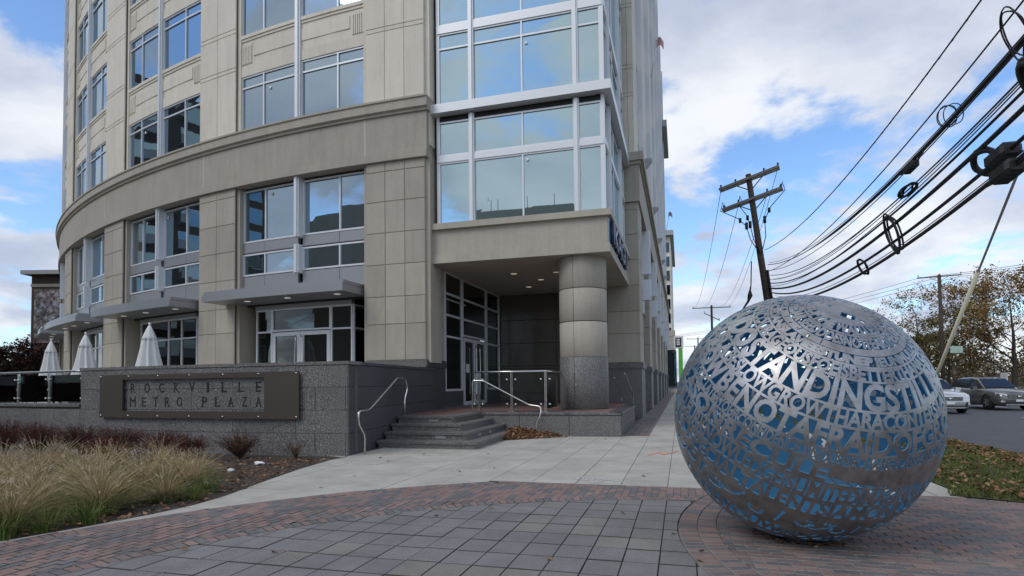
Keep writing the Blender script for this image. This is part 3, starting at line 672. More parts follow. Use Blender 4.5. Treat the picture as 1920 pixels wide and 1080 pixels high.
mb = MB(); mb.box(-7.2, -1.72, 16.42, 22.9, 9.55, 9.82); mb.build('bay_ledge', M['alu'], office)
for x in (cx4[1], cx4[3]):
    for z0, z1 in ((6.2, 9.5), (9.82, 21)): mullion_fin(FRONT, x, z0, z1, .17, -.03, .13)
for x in (.75, 4.1):
    for z0, z1 in ((6.2, 9.5), (9.82, 21)): mullion_fin(RSIDE, x, z0, z1, .17, -.03, .13)
mb = MB()
for z0, z1 in ((6.2, 9.54), (9.82, 21)): mb.box(-2.03, -1.93, 16.67, 16.77, z0, z1); mb.box(-7.06, -6.97, 16.68, 16.9, z0, z1)
mb.build('bay_corner_post', M['alu'], office)
# lettering along the street side of the bay beam
def text_mesh(body, size, bold=.0, res=3):
    cu = bpy.data.curves.new('t', 'FONT'); cu.body = body; cu.size = size; cu.offset = bold; cu.resolution_u = res; cu.fill_mode = 'FRONT'
    ob = bpy.data.objects.new('t', cu); col.objects.link(ob); dg = bpy.context.evaluated_depsgraph_get(); dg.update()
    me = bpy.data.meshes.new_from_object(ob.evaluated_get(dg)); bpy.data.objects.remove(ob); bpy.data.curves.remove(cu); return me
def lettering(name, body, height, width, origin, ax, ay, m, parent=None, depth=.02, bold=0.0):
    me = text_mesh(body, 1.0, bold); xs = [v.co.x for v in me.vertices]; ys = [v.co.y for v in me.vertices]
    sx = width / (max(xs) - min(xs)); sy = height / (max(ys) - min(ys)); nz = ax.cross(ay)
    b = bmesh.new(); b.from_mesh(me); bpy.data.meshes.remove(me)
    g = bmesh.ops.extrude_face_region(b, geom=b.faces[:]); bmesh.ops.translate(b, vec=(0, 0, 1), verts=[e for e in g['geom'] if isinstance(e, bmesh.types.BMVert)])
    for v in b.verts: v.co = Vector(ax) * ((v.co.x - min(xs)) * sx) + Vector(ay) * ((v.co.y - min(ys)) * sy) + nz * (v.co.z * depth)
    bmesh.ops.recalc_face_normals(b, faces=b.faces[:]); me = bpy.data.meshes.new(name); b.to_mesh(me); b.free(); me.materials.append(m)
    return link(bpy.data.objects.new(name, me), parent, Matrix.Translation(origin))
M['sign_blue'] = mat('sign_blue', (.02, .03, .07), .3); M['sign_grey'] = mat('sign_backing', (.33, .40, .50), .35, .4)
q = MB(); q.box(-1.905, -1.87, 16.66, 22.2, 5.28, 6.0); sb = q.build('fascia_sign', M['sign_grey'], office)
lettering('sign_letters', 'IKAGU', .66, 4.6, (-1.86, 17.0, 5.30), Vector((0, 1, 0)), Vector((0, 0, 1)), M['sign_blue'], sb, .10, .02)
# ---- street front
ST = Flat((-1.45, 22.9, 0), (0, 1, 0), (1, 0, 0))
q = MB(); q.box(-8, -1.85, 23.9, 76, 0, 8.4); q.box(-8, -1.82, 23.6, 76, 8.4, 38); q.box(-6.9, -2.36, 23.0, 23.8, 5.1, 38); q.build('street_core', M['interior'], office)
def pier_front(y, x0, x1, z0, zs, m, parent, cols):
    Fp = Flat((x0, y, 0), (1, 0, 0), (0, -1, 0))
    for i in range(len(zs) - 1):
        for c in range(cols): Fp.panel(parent, m, (x1 - x0) * c / cols, (x1 - x0) * (c + 1) / cols, zs[i], zs[i + 1], 0, .04)
for k in range(7):
    a = PITCH_B * k; mb = MB(); ST.box(mb, a + .05, a + 2.0, -1.2, -.03, 0, 8.3); po = mb.build('street_pier', M['joint'], office)
    for i in range(len(LOW_Z) - 1):
        for c in range(2 if k < 3 else 1): ST.panel(po, M['tan'], a + (1.0 if k < 3 else 2.0) * c, a + (1.0 if k < 3 else 2.0) * (c + 1), LOW_Z[i], LOW_Z[i + 1], -.06, 0)
    if k == 0:
        pier_front(22.9, -2.68, -1.45, 0, LOW_Z, M['tan'], po, 1); pier_front(22.9, -2.2, -1.45, 0, [8.2, 9.4], M['tan'], po, 1)
    else: pier_front(22.9 + a, -1.75, -1.45, 0, LOW_Z, M['tan'], po, 1)
    q = MB(); q.box(-2.70 if k == 0 else -1.8, -1.42, 22.82 + a, 24.92 + a, 0, 1.85); q.build('plinth', M['granite'], po)
    q = MB(); q.box(-2.72 if k == 0 else -1.82, -1.36, 22.77 + a, 24.96 + a, 1.87, 2.03); q.box(-2.72 if k == 0 else -1.82, -1.385, 22.79 + a, 24.94 + a, 1.85, 2.09); q.build('plinth_moulding', M['granite'], po)
    w0, w1 = a + 2.1, a + PITCH_B - .1; mid = (w0 + w1) / 2
    for x0, x1 in ((w0, mid - .1), (mid + .1, w1)):
        window(ST, x0, x1, 6.3, 8.12, -.28, [], [], M['glass']); window(ST, x0, x1, 5.14, 5.9, -.26, [], [], M['glass']); window(ST, x0, x1, .5, 4.6, -.34, [], [3.2], M['glass_dark'], name='storefront')
    q = MB(); ST.box(q, w0, w1, -.4, -.2, 4.6, 5.12); ST.box(q, w0, w1, -.4, -.22, 5.92, 6.28); q.build('metal_panel', M['alu_grey'], office)
    mullion_fin(ST, mid, 6.22, 8.2, .3, -.3, .22); mullion_fin(ST, mid, 5.04, 5.97, .3, -.3, .22)
    # upper storeys
    q = MB(); ST.box(q, a + .05, a + 2.0, -.6, -.12, 8.4, 38); up_ = q.build('upper_street_pier', M['joint'], office)
    for f in range(8):
        z = Z_UP + FLOOR * f
        if k < 4:
            for z0, z1 in ((z, z + 2.27), (z + 2.27, z + 2.41), (z + 2.41, z + 3.36), (z + 3.36, z + 3.5)):
                ST.panel(up_, M['cream'], a, a + 2.0, z0, z1, -.15, -.08)
                if k == 0 and f < 3: pier_front(22.9, -2.0, -1.53, 0, [z0, z1], M['cream'], up_, 2)
        else: ST.panel(up_, M['cream'], a, a + 2.0, z, z + FLOOR, -.15, -.08)
        window(ST, w0 - .1, w1 + .1, z, z + 2.06, -.27, [mid], [], M['glass'])
    q = MB(); 
    for f in range(8): ST.box(q, w0 - .12, w1 + .12, -.45, -.20, Z_UP + FLOOR * f + 2.07, Z_UP + FLOOR * f + 3.49)
    q.build('street_spandrels', M['cream'], office)
    mullion_fin(ST, mid, Z_UP - .02, 38, .3, -.28, .05)
    if k < 5:
        br = MB(); yb = 22.9 + a + 2.6; prof = [(0, 0), (.02, .75), (.5, .75), (.5, .68), (.22, .35)]
        br.add([(-1.5 + p, y_, 9.95 + z_ + .1) for y_ in (yb, yb + .35) for p, z_ in prof], [(0, 1, 2, 3, 4)[::-1], (5, 6, 7, 8, 9)] + [(i, (i + 1) % 5, 5 + (i + 1) % 5, 5 + i) for i in range(5)]); br.build('light_bracket', M['alu_grey'], office)
q = MB(); q.box(-2.1, -1.37, 22.75, 76, 8.2, 9.6); q.build('street_frieze', M['tan'], office)
q = MB(); q.box(-2.2, -1.30, 22.66, 76.1, 9.6, 9.72); q.box(-2.2, -1.20, 22.56, 76.2, 9.72, 10.03); q.build('street_cornice', M['tan'], office)
q = MB(); q.box(-2.0, -.95, 67, 77, 29.6, 30.3); q.build('roof_eave', M['canopy'], office)
q = MB(); q.box(-20, -1.8, 23, 76, 38, 38.4); sweep(q, -.3, 44, [(-8, 38), (.3, 38), (.3, 38.4), (-8, 38.4)]); q.build('roof', M['canopy'], office)

# small round bird-strike discs stuck on the glass
def disc(p, n):
    q = MB(); n = n.normalized(); q.tube([p + n * .012, p + n * .02], .055, 14); return q.build('glass_disc', M['white'], office)
for k in (0, 1):
    mid = PITCH_B * k + 4.7; s = mid + 1.28
    disc(A(s, -.30, 7.88), AX(s)[1]); disc(A(s, -.20, Z_UP + 1.45), AX(s)[1]); (disc(A(mid - .28, -.30, 7.85), AX(mid)[1]) if k else None)
for z in (7.9, 11.4): disc(Vector((-4.2, 16.72, z)), Vector((0, -1, 0)))
# ================================================================ TERRACE, STEPS, RAILS
OT = 6.2
tw = thing('terrace_wall', 'dark speckled granite retaining wall of the terrace, blocks laid in courses', 'wall', tuple(A(0, OT, 0)))
mb = MB(); sweep(mb, -.96, 5.27, [(OT + -.45, -.3), (OT + -.06, -.3), (OT + -.06, 1.76), (OT + -.45, 1.76)], 14); sweep(mb, 5.27, 26, [(OT + -.45, -.3), (OT + -.06, -.3), (OT + -.06, .93), (OT + -.45, .93)], 24); mb.build('wall_core', M['joint'], tw)
rw_ = random.Random(5); ROWS = [(-.1, .42), (.42, .875), (.875, 1.32), (1.32, 1.755)]
for r, (z0, z1) in enumerate(ROWS):
    s = -1.0; nxt = .62 if r % 2 == 0 else 1.0
    first = True
    end = 14.0 if r < 2 else 5.27
    while s < end - .05:
        L_ = (nxt if first else 1.32); e = min(s + L_, end); first = False
        if end - e < .3: e = end
        panel(tw, M['granite'], s, e, z0, z1, OT - .06, OT, gap=.006, ch=.004, name='granite_block'); s = e
mb = MB(); sweep(mb, -1.02, 5.29, [(OT + -.5, 1.757), (OT + .02, 1.757), (OT + .02, 1.82), (OT + -.5, 1.82)], 14); mb.build('coping', M['granite'], tw)
mb = MB(); sweep(mb, 5.295, 26, [(OT + -.5, .93), (OT + .02, .93), (OT + .02, .99), (OT + -.5, .99)], 24); mb.build('coping', M['granite'], tw)
mb = MB(); sweep(mb, 14, 26, [(OT + -.06, -.3), (OT + 0, -.3), (OT + 0, .93), (OT + -.06, .93)], 12); mb.build('wall_facing', M['granite'], tw)
# flank of the wall beside the steps
P0 = A(-1.0, OT, 0); P1 = Vector((-7.02, 16.26, 0)); dn = (P1 - P0); LW = dn.length; dn.normalize(); FN = Vector((dn.y, -dn.x, 0))
WF = Flat(P0, dn, FN)
mb = MB(); WF.box(mb, .14, LW, -.45, -.055, -.3, 1.755); mb.build('wall_core', M['joint'], tw)
for r, (z0, z1) in enumerate(ROWS):
    s = 0.0
    while s < LW - .05:
        e = min(s + (3.2 if r % 2 else 2.1), LW); WF.panel(tw, M['granite_shade'], s, e, z0, z1, -.055, -.001, gap=.006, ch=.004, name='granite_block'); s = e
mb = MB(); WF.box(mb, .10, LW, -.5, .02, 1.758, 1.8185); mb.build('coping', M['granite_shade'], tw)
# terrace floor
tf = MB(); sweep(tf, -.1, 30, [(-.0, .3), (OT - .3, .3), (OT - .3, .6), (0, .6)], 30)
t_ = tf.build('terrace_floor', M['slab']); tag(t_, kind='structure')
# sign plate with the engraved name
sg = thing('name_sign', 'dark bronze framed sign plate reading ROCKVILLE METRO PLAZA on granite wall', 'sign', tuple(A(2.2, OT, .7)))
mb = MB()
for s0, s1, z0, z1 in ((-.11, .59, .70, 1.64), (3.935, 4.58, .70, 1.64), (.592, 3.933, .70, .85), (.592, 3.933, 1.53, 1.64)): sweep(mb, s0, s1, [(OT + .05, z0), (OT + .085, z0), (OT + .085, z1), (OT + .05, z1)], max(2, int((s1 - s0) * 3)))
mb.build('plate', M['bronze'], sg)
for z in (.745, 1.60):
    for i in range(7):
        s = -.06 + 4.6 * i / 6; c = A(s, 0, z); o_ = AX(s)[1]; q = MB(); q.tube([A(s, OT - .01, z), A(s, OT + .10, z)], .017, 10); q.build('bolt', M['stainless'], sg)
M['engraved'] = mat('engraved_letter', (.016, .015, .015), .8)
def serif_word(word, s_right, s_left, z, h, bars):
    n = len(word)
    for i, ch in enumerate(word):
        if ch == ' ': continue
        s = s_left + (s_right - s_left) * i / (n - 1); t, o_ = AX(s); wd = {'I': .05, 'M': .17, 'O': .15, 'C': .14}.get(ch, .13)
        c = A(s, OT + .0065, z) + t * (wd / 2)
        lettering('letter', ch, h, wd, c, -t, Vector((0, 0, 1)), M['engraved'], sg, .003, 0.0)
        q = MB()
        def bar(dx, zz, w2=.052): q.obox(A(s, OT + .0075, zz) - t * dx, t, o_, Vector((0, 0, 1)), (w2 / 2, .0028, .006))
        if ch in 'RKPIMA': bar(-wd / 2 + .012, z + .004)
        if ch in 'RKMA': bar(wd / 2 - .012, z + .004)
        if ch in 'VKMI': bar(-wd / 2 + .012, z + h - .004)
        if ch in 'VKM': bar(wd / 2 - .012, z + h - .004)
        if ch == 'T': bar(0, z + .004, .07)
        if ch in 'LEP': bar(-wd / 2 + .012, z + h - .004); bar(-wd / 2 + .012, z + .004)
        if q.v: q.build('serif', M['engraved'], sg)
serif_word('ROCKVILLE', .76, 3.74, 1.245, .20, 1); serif_word('METRO PLAZA', .76, 3.74, .945, .20, 1)
# glass balustrade on the low wall
gb = thing('glass_balustrade', 'clear glass balustrade with steel posts and round handrail on low granite wall', 'balustrade', tuple(A(8, OT, .99)))
mb = MB(); mb.tube([A(5.30 + i * .5, OT - .22, 1.765) for i in range(41)], .028, 10); mb.build('handrail', M['stainless'], gb)
for i in range(12):
    s = 5.45 + 1.22 * i; t, o_ = AX(s)
    q = MB(); q.obox(A(s, OT - .22, 1.37), t, o_, Vector((0, 0, 1)), (.012, .03, .385)); q.build('post', M['stainless'], gb)
    q = MB(); a, b = A(s + .05, OT - .19, 0), A(s + 1.17, OT - .19, 0)
    tm, om = AX(s + .61); q.obox(A(s + .61, OT - .19, 1.36), tm, om, Vector((0, 0, 1)), (.56 * (RW + OT) / RW, .006, .32)); q.build('glass_panel', M['clear'], gb)
    for z in (1.12, 1.58):
        q = MB(); 
        for d in (-.07, .07): q.tube([A(s + d, OT - .24, z), A(s + d, OT - .16, z)], .02, 8)
        q.build('glass_clamp', M['stainless'], gb)
# ---- landing and steps
ld = thing('entrance_landing', 'raised dark granite landing with red brick floor under the glass bay', 'landing', (-4, 15, 0))
ZP = .60
mb = MB(); mb.prism([(-5.05, 14.93), (-1.49, 14.93), (-1.49, 19.2), (-1.9, 19.2), (-1.9, 23.7), (-7.4, 23.7), (-7.25, 16.0), (-6.55, 13.0), (-5.12, 13.0)], -.2, ZP - .06); mb.build('landing_core', M['joint'], ld)
LF = Flat((-5.1, 14.92, 0), (1, 0, 0), (0, -1, 0))
for a0, a1 in ((0.02, 1.05), (1.05, 2.35), (2.35, 3.65)): LF.panel(ld, M['granite'], a0, a1, -.05, ZP - .07, 0, .05, gap=.008, ch=.006, name='granite_block'); LF.panel(ld, M['granite'], a0, a1, ZP - .066, ZP, -.30, .075, gap=.006, ch=.005, name='coping_stone')
LS = Flat((-1.48, 14.87, 0), (0, 1, 0), (1, 0, 0))
for a0, a1 in ((.0, 2.1), (2.1, 4.3)): LS.panel(ld, M['granite_shade'], a0, a1, -.05, .27, 0, .04, gap=.008, ch=.006, name='granite_block'); LS.panel(ld, M['granite_shade'], a0, a1, .27, ZP - .07, 0, .04, gap=.008, ch=.006, name='granite_block'); LS.panel(ld, M['granite_shade'], a0, a1, ZP - .066, ZP, -.3, .06, gap=.006, ch=.005, name='coping_stone')
fl_ = MB(); fl_.prism([(-5.4, 15.22), (-1.80, 15.22), (-1.80, 19.2), (-1.95, 19.3), (-1.95, 23.7), (-7.3, 23.7), (-7.2, 16.2), (-6.62, 13.4), (-5.4, 13.4)], ZP - .06, ZP - .012); M['floor_brick'] = speckle('landing_brick', (.165, .09, .078), (.11, .06, .052), (.22, .125, .11), .8, 1.2, 40, .2, .2, 0); fl_.build('brick_floor', M['floor_brick'], ld)
stp = thing('entrance_steps', 'four dark granite steps with nosings climbing to the entrance landing', 'steps', (-5.2, 12, 0))
RIS = .15
for i in range(4):
    yf = 11.55 + .45 * i; xr = -4.08 - .335 * i; z1 = RIS * (i + 1); xl = (P0 + dn * ((yf - P0.y) / dn.y)).x + .02
    xl2 = (P0 + dn * ((14.8 - P0.y) / dn.y)).x - .02
    mb = MB(); mb.prism([(xl + .03, yf + .03), (xr - .03, yf + .03), (xr - .03, 14.86), (xl2, 14.86)], max(0, z1 - RIS) - .02, z1 - .052); so_ = mb.build('riser', M['granite'], stp)
    # tread stones
    xm = xl + (xr - xl) * (.55 if i % 2 else .45)
    for q0, q1 in ((xl + .003, xm), (xm, xr)):
        q = MB(); q.box(q0 + .003, q1 - .003, yf, yf + .50, z1 - .05, z1); q.build('tread_stone', M['granite'], stp)
    q = MB(); q.box(xr - .42, xr, yf + .503, 14.86, z1 - .05, z1); q.build('tread_stone', M['granite'], stp)
    if i < 3: pass
for x, i in ((-5.05, 1), (-5.6, 3)):
    q = MB(); q.box(x - .12, x + .12, 11.55 + .45 * i + .018, 11.55 + .45 * i + .032, RIS * i + .02, RIS * i + .085); q.build('step_light', M['alu_grey'], stp)
for y in (12.7, 13.5):
    q = MB(); q.box(-4.08 - .335 - .032, -4.08 - .335 - .015, y, y + .22, RIS + .02, RIS + .085); q.build('step_light', M['alu_grey'], stp)
q = MB(); q.box(-6.55, -5.11, 12.92, 13.45, ZP - .05, ZP - .001); q.build('top_tread', M['granite'], stp)
def curve_pts(pts, r=.08, n=5):
    pts = [Vector(p) for p in pts]; o_ = [pts[0]]
    for a, b, c in zip(pts[:-2], pts[1:-1], pts[2:]):
        d0 = (a - b); d1 = (c - b); k = min(r, d0.length * .45, d1.length * .45); p0 = b + d0.normalized() * k; p1 = b + d1.normalized() * k
        for i in range(n + 1): t = i / n; o_.append(p0 * (1 - t) ** 2 + b * 2 * t * (1 - t) + p1 * t * t)
    return o_ + [pts[-1]]
def handrail(label, pts, r=.021, name='handrail'):
    mb = MB(); mb.tube(curve_pts(pts), r, 10); return tag(mb.build(name, M['stainless']), label, 'handrail')
handrail('bent stainless steel handrail beside the granite terrace wall at the steps', [(-5.93, 10.35, 0), (-5.93, 10.35, .38), (-5.93, 10.12, .62), (-5.93, 10.12, .85), (-5.94, 10.55, .86), (-6.13, 12.15, 1.50), (-6.17, 12.6, 1.50), (-6.17, 12.72, 1.25), (-6.16, 12.55, 1.0), (-6.16, 12.55, .6)])
handrail('bent stainless steel handrail running down past the glass guard to the leaf pile', [(-3.52, 14.5, 0), (-3.52, 14.5, .35), (-3.40, 14.5, .55), (-3.40, 14.55, .76), (-3.72, 14.6, .80), (-4.95, 14.62, 1.43), (-5.24, 14.62, 1.43), (-5.24, 14.62, .5)])
handrail('taller stainless steel handrail stepping down behind the round column', [(-1.72, 18.9, 1.62), (-1.72, 19.1, 1.60), (-1.72, 22.0, .98), (-1.72, 22.25, .85), (-1.72, 22.25, 0)])
handrail('shorter stainless steel handrail stepping down behind the round column', [(-2.1, 19.5, 1.50), (-2.1, 19.6, 1.46), (-2.1, 21.6, .98), (-2.1, 21.8, .85), (-2.1, 21.8, .05)])
# glass guard on the landing edge
gg = thing('glass_guard', 'short glass guard with three steel posts on the landing edge', 'guard rail', (-4.4, 15.2, ZP))
mb = MB(); mb.tube([(-5.38, 15.15, ZP + 1.06), (-3.42, 15.15, ZP + 1.06)], .026, 10); mb.tube([(-3.42, 15.15, ZP + 1.06), (-3.4, 17.1, ZP + 1.06)], .026, 10); mb.build('handrail', M['stainless'], gg)
for x in (-5.25, -4.34, -3.42):
    q = MB(); q.box(x - .012, x + .012, 15.12, 15.18, ZP + .02, ZP + 1.04); q.box(x + .025, x + .045, 15.12, 15.18, ZP + .02, ZP + 1.04); q.build('post', M['stainless'], gg)
    q = MB(); q.box(x - .09, x + .09, 15.08, 15.22, ZP, ZP + .02); q.build('base_plate', M['stainless'], gg)
    for z in (ZP + .2, ZP + .85):
        q = MB()
        for d in (-.1, .13): q.tube([(x + d, 15.08, z), (x + d, 15.20, z)], .026, 10)
        q.build('glass_clamp', M['stainless'], gg)
for x0, x1 in ((-5.2, -4.39), (-4.29, -3.47)):
    q = MB(); q.box(x0, x1, 15.13, 15.142, ZP + .08, ZP + .97); q.build('glass_panel', M['clear'], gg)
q = MB(); q.box(-3.416, -3.404, 15.3, 16.7, ZP + .08, ZP + .97); q.build('glass_panel', M['clear'], gg)
# folded umbrellas on the terrace
M['canvas'] = mat('canvas_white', (.66, .66, .64), .85)
def umbrella():
    root = thing('folded_umbrella', 'x', 'umbrella', (0, 0, 0))
    mb = MB(); mb.tube([(0, 0, .06), (0, 0, 2.66)], .024, 10); mb.build('pole', M['stainless'], root)
    mb = MB(); mb.tube([(0, 0, 0), (0, 0, .07)], .28, 20, r1=.25); mb.build('base', M['dark_metal'], root)
    ru = random.Random(2); n = 48
    def ring(z, r, amp, ph): return [(r * (1 + amp * cos(8 * (t * 2 * pi / n) + ph) + .03 * sin(3 * t * 2 * pi / n + z * 4)) * cos(t * 2 * pi / n), r * (1 + amp * cos(8 * (t * 2 * pi / n) + ph)) * sin(t * 2 * pi / n), z) for t in range(n)]
    mb = MB(); mb.loft([ring(z, r, a, p) for z, r, a, p in ((1.12, .47, .27, .0), (1.16, .46, .27, .0), (1.5, .37, .27, .3), (1.9, .28, .27, .6), (2.2, .22, .27, .8), (2.4, .165, .10, .8), (2.6, .05, .03, .8))], caps=False); mb.build('canopy_cloth', M['canvas'], root)
    mb = MB(); mb.loft([ring(z, r, a, p) for z, r, a, p in ((2.22, .26, .10, 0), (2.3, .23, .06, 0), (2.5, .13, .04, 0), (2.64, .045, .0, 0))], caps=True); mb.build('top_vent', M['canvas'], root)
    mb = MB(); mb.tube([(0, 0, 2.64), (0, 0, 2.68), (0, 0, 2.73)], [.05, .035, .045], 10); mb.build('finial', M['white'], root)
    return root
def copy_tree(o, parent=None):
    c = o.copy(); col.objects.link(c)
    if parent is not None: c.parent = parent
    for ch in list(o.children): copy_tree(ch, c)
    return c
u0 = umbrella()
for i, (s, off, lab, sc) in enumerate(((7.35, 3.0, 'folded white umbrella rising behind the granite sign wall', .98), (10.55, 3.0, 'folded white umbrella standing behind the end of the sign wall', .94), (12.85, 3.0, 'folded white umbrella behind the middle of the glass balustrade', .90))):
    o = u0 if i == 0 else copy_tree(u0); o.location = A(s, off, .6); o.scale = (sc * .74,) * 2 + (sc,); o.rotation_euler.z = i * 1.1; tag(o, lab, 'umbrella', 'folded umbrellas on the terrace')
# cafe tables and chairs behind the glass
def chair():
    r = thing('cafe_chair', 'x', 'chair', (0, 0, 0))
    q = MB(); q.box(-.22, .22, -.22, .22, .43, .46); q.build('seat', M['dark_metal'], r)
    q = MB()
    for x in (-.2, .2): q.tube([(x, .22, .45), (x * 1.05, .29, .88)], .014, 6)
    for z in (.6, .7, .8, .87): q.tube([(-.21, .24 + (z - .45) * .15, z), (.21, .24 + (z - .45) * .15, z)], .012, 6)
    q.build('backrest', M['dark_metal'], r)
    for x in (-.2, .2):
        for y in (-.2, .21): q = MB(); q.tube([(x, y, .44), (x * 1.1, y * 1.15, 0)], .014, 6); q.build('leg', M['dark_metal'], r)
    return r
def table():
    r = thing('cafe_table', 'x', 'table', (0, 0, 0))
    q = MB(); q.tube([(0, 0, .71), (0, 0, .74)], .36, 24); q.build('table_top', M['stainless'], r)
    q = MB(); q.tube([(0, 0, .02), (0, 0, .71)], .03, 8); q.build('stem', M['dark_metal'], r); q = MB(); q.tube([(0, 0, 0), (0, 0, .025)], .24, 20); q.build('foot', M['dark_metal'], r); return r
c0, t0_ = chair(), table()
for i, (s, off) in enumerate(((6.6, 4.6), (9.2, 4.5), (11.6, 4.4))):
    o = t0_ if i == 0 else copy_tree(t0_); o.location = A(s, off, .6); tag(o, 'round steel cafe table on the terrace behind the balustrade', 'table', 'cafe tables behind the balustrade')
for i, (s, off, rz) in enumerate(((5.9, 4.5, 1.2), (7.35, 4.7, -1.4), (8.5, 4.4, 1.7), (9.95, 4.6, -1.5), (10.9, 4.5, 1.4), (12.3, 4.4, -1.7))):
    o = c0 if i == 0 else copy_tree(c0); o.location = A(s, off, .6); o.rotation_euler.z = rz; tag(o, 'dark slatted cafe chair on the terrace behind the balustrade', 'chair', 'cafe chairs behind the balustrade')
# ================================================================ LETTERED STEEL GLOBE
SC = Vector((.98, 5.693, 1.039)); SR = 1.049
AXN = Vector((.246, -.558, .793)).normalized(); dc = Vector((0, 0, EYE)) - SC; E1 = (dc - AXN * dc.dot(AXN)).normalized(); E2 = AXN.cross(E1)
def SP(lat, lon, r=SR):
    a, o_ = radians(lat), radians(lon); return (E1 * cos(o_) + E2 * sin(o_)) * (cos(a) * r) + AXN * (sin(a) * r)
m = mat('brushed_steel', (.50, .505, .51), .36, 1.0); t = NT(m); wv = t.world()
n_ = t.noise(wv, 7, 5, .65); t.l(t.ramp(n_, [(.3, (.25, .24, .23)), (.55, (.40, .398, .40)), (.75, (.50, .50, .50))]), t.b.inputs['Base Color']); t.l(t.ramp(t.noise(wv, 3.2, 4, .6), [(.3, (.38,) * 3), (.7, (.54,) * 3)]), t.b.inputs['Roughness']); t.bump(t.noise(t.world((1, 1, 6)), 60, 2, .6), .06, .002); M['steel'] = m
M['blue_in'] = mat('blue_inner_paint', (.10, .36, .58), .5)
globe = thing('lettered_globe', 'large hollow steel globe cut into bands of words, blue inside', 'sculpture', (SC.x, SC.y, 0))
GM = Matrix.Translation(SC)
TH = .009
M['cut_edge'] = mat('cut_edge_blue', (.14, .32, .48), .5, .1)
def finish(name, me):
    """plate of even thickness: outer skin, inner skin and cut edges each with their own normals"""
    k = 1 - TH / SR; V = [v.co.copy() for v in me.vertices]; n = len(V); F = [tuple(f.vertices) for f in me.polygons]; ec = {}
    for f in F:
        for i in range(len(f)):
            e = (f[i], f[(i + 1) % len(f)]); ec[tuple(sorted(e))] = None if tuple(sorted(e)) in ec else e
    vs_ = V + [v * k for v in V]; fs = F + [tuple(n + i for i in f[::-1]) for f in F]; mi = [0] * len(F) + [1] * len(F); nor = [V[i].normalized() for f in F for i in f] + [-V[i].normalized() for f in F for i in f[::-1]]
    for e in ec.values():
        if e is None: continue
        a_, b_ = e; fs.append((b_, a_, n + a_, n + b_)); mi.append(2); nn_ = (V[b_] - V[a_]).cross(V[a_]).normalized(); nor += [nn_] * 4
    m2 = bpy.data.meshes.new(name); m2.from_pydata(vs_, [], fs); m2.polygons.foreach_set('material_index', mi); m2.polygons.foreach_set('use_smooth', [True] * len(fs)); m2.update()
    m2.normals_split_custom_set([tuple(v) for v in nor]); bpy.data.meshes.remove(me)
    for m_ in ('steel', 'blue_in', 'cut_edge'): m2.materials.append(M[m_])
    return link(bpy.data.objects.new(name, m2), globe, GM)
def text_band(segs, lat0, lat1, bold=.038, lon_step=2.5, name='word_band'):
    """letters as plates: text is cut on a grid, then wrapped on the sphere between two latitudes"""
    allb = bmesh.new()
    for si, (body, lo0, lo1) in enumerate(segs):
        bd_ = bold + (.03 if si else 0)
        me = text_mesh(body, 1.0, bd_, 3); xs = [v.co.x for v in me.vertices]
        cap = text_mesh('H', 1.0, bd_, 3); ys = [v.co.y for v in cap.vertices]; bpy.data.meshes.remove(cap)
        y0, y1 = min(ys), max(ys); x0, x1 = min(xs), max(xs)
        b = bmesh.new(); b.from_mesh(me); bpy.data.meshes.remove(me); bmesh.ops.remove_doubles(b, verts=b.verts[:], dist=1e-4)
        nx = max(2, int((lo1 - lo0) / lon_step))
        for i in range(1, nx): bmesh.ops.bisect_plane(b, geom=b.verts[:] + b.edges[:] + b.faces[:], plane_co=(x0 + (x1 - x0) * i / nx, 0, 0), plane_no=(1, 0, 0))
        ny = max(2, int((lat1 - lat0) / 2.5))
        for i in range(1, ny): bmesh.ops.bisect_plane(b, geom=b.verts[:] + b.edges[:] + b.faces[:], plane_co=(0, y0 + (y1 - y0) * i / ny, 0), plane_no=(0, 1, 0))
        for v in b.verts:
            fy = min(1.03, max(-.03, (v.co.y - y0) / (y1 - y0))); lat = lat0 + (lat1 - lat0) * fy; lon = lo0 + (lo1 - lo0) * (v.co.x - x0) / (x1 - x0); v.co = SP(lat, lon)
        tmp = bpy.data.meshes.new('x'); b.to_mesh(tmp); b.free(); allb.from_mesh(tmp); bpy.data.meshes.remove(tmp)
    for f in allb.faces:
        f.normal_update()
        if f.normal.dot(f.calc_center_median()) < 0: f.normal_flip()
        f.smooth = True
    me = bpy.data.meshes.new(name); allb.to_mesh(me); allb.free(); return finish(name, me)
def solid_band(lat0, lat1, lon0=0, lon1=360, cut=None, dl=.75, name='plain_band', r=SR):
    nla = max(1, int(round((lat1 - lat0) / dl))); nlo = max(2, int(round((lon1 - lon0) / (dl / max(.25, cos(radians((lat0 + lat1) / 2)))))))
    full = lon1 - lon0 >= 359.9; vs_ = []; fs = []
    for i in range(nla + 1):
        for j in range(nlo + (0 if full else 1)): vs_.append(SP(lat0 + (lat1 - lat0) * i / nla, lon0 + (lon1 - lon0) * j / nlo, r))
    w_ = nlo + (0 if full else 1)
    for i in range(nla):
        for j in range(nlo):
            la = lat0 + (lat1 - lat0) * (i + .5) / nla; lo = lon0 + (lon1 - lon0) * (j + .5) / nlo
            if cut and cut(la, (lo + 180) % 360 - 180): continue
            fs.append((i * w_ + j, i * w_ + (j + 1) % w_, (i + 1) * w_ + (j + 1) % w_, (i + 1) * w_ + j))
    me = bpy.data.meshes.new(name); me.from_pydata(vs_, [], fs)
    b = bmesh.new(); b.from_mesh(me); bmesh.ops.delete(b, geom=[v for v in b.verts if not v.link_faces], context='VERTS')
    for f in b.faces:
        f.normal_update(); f.smooth = True
        if f.normal.dot(f.calc_center_median()) < 0: f.normal_flip()
    b.to_mesh(me); b.free(); return finish(name, me)
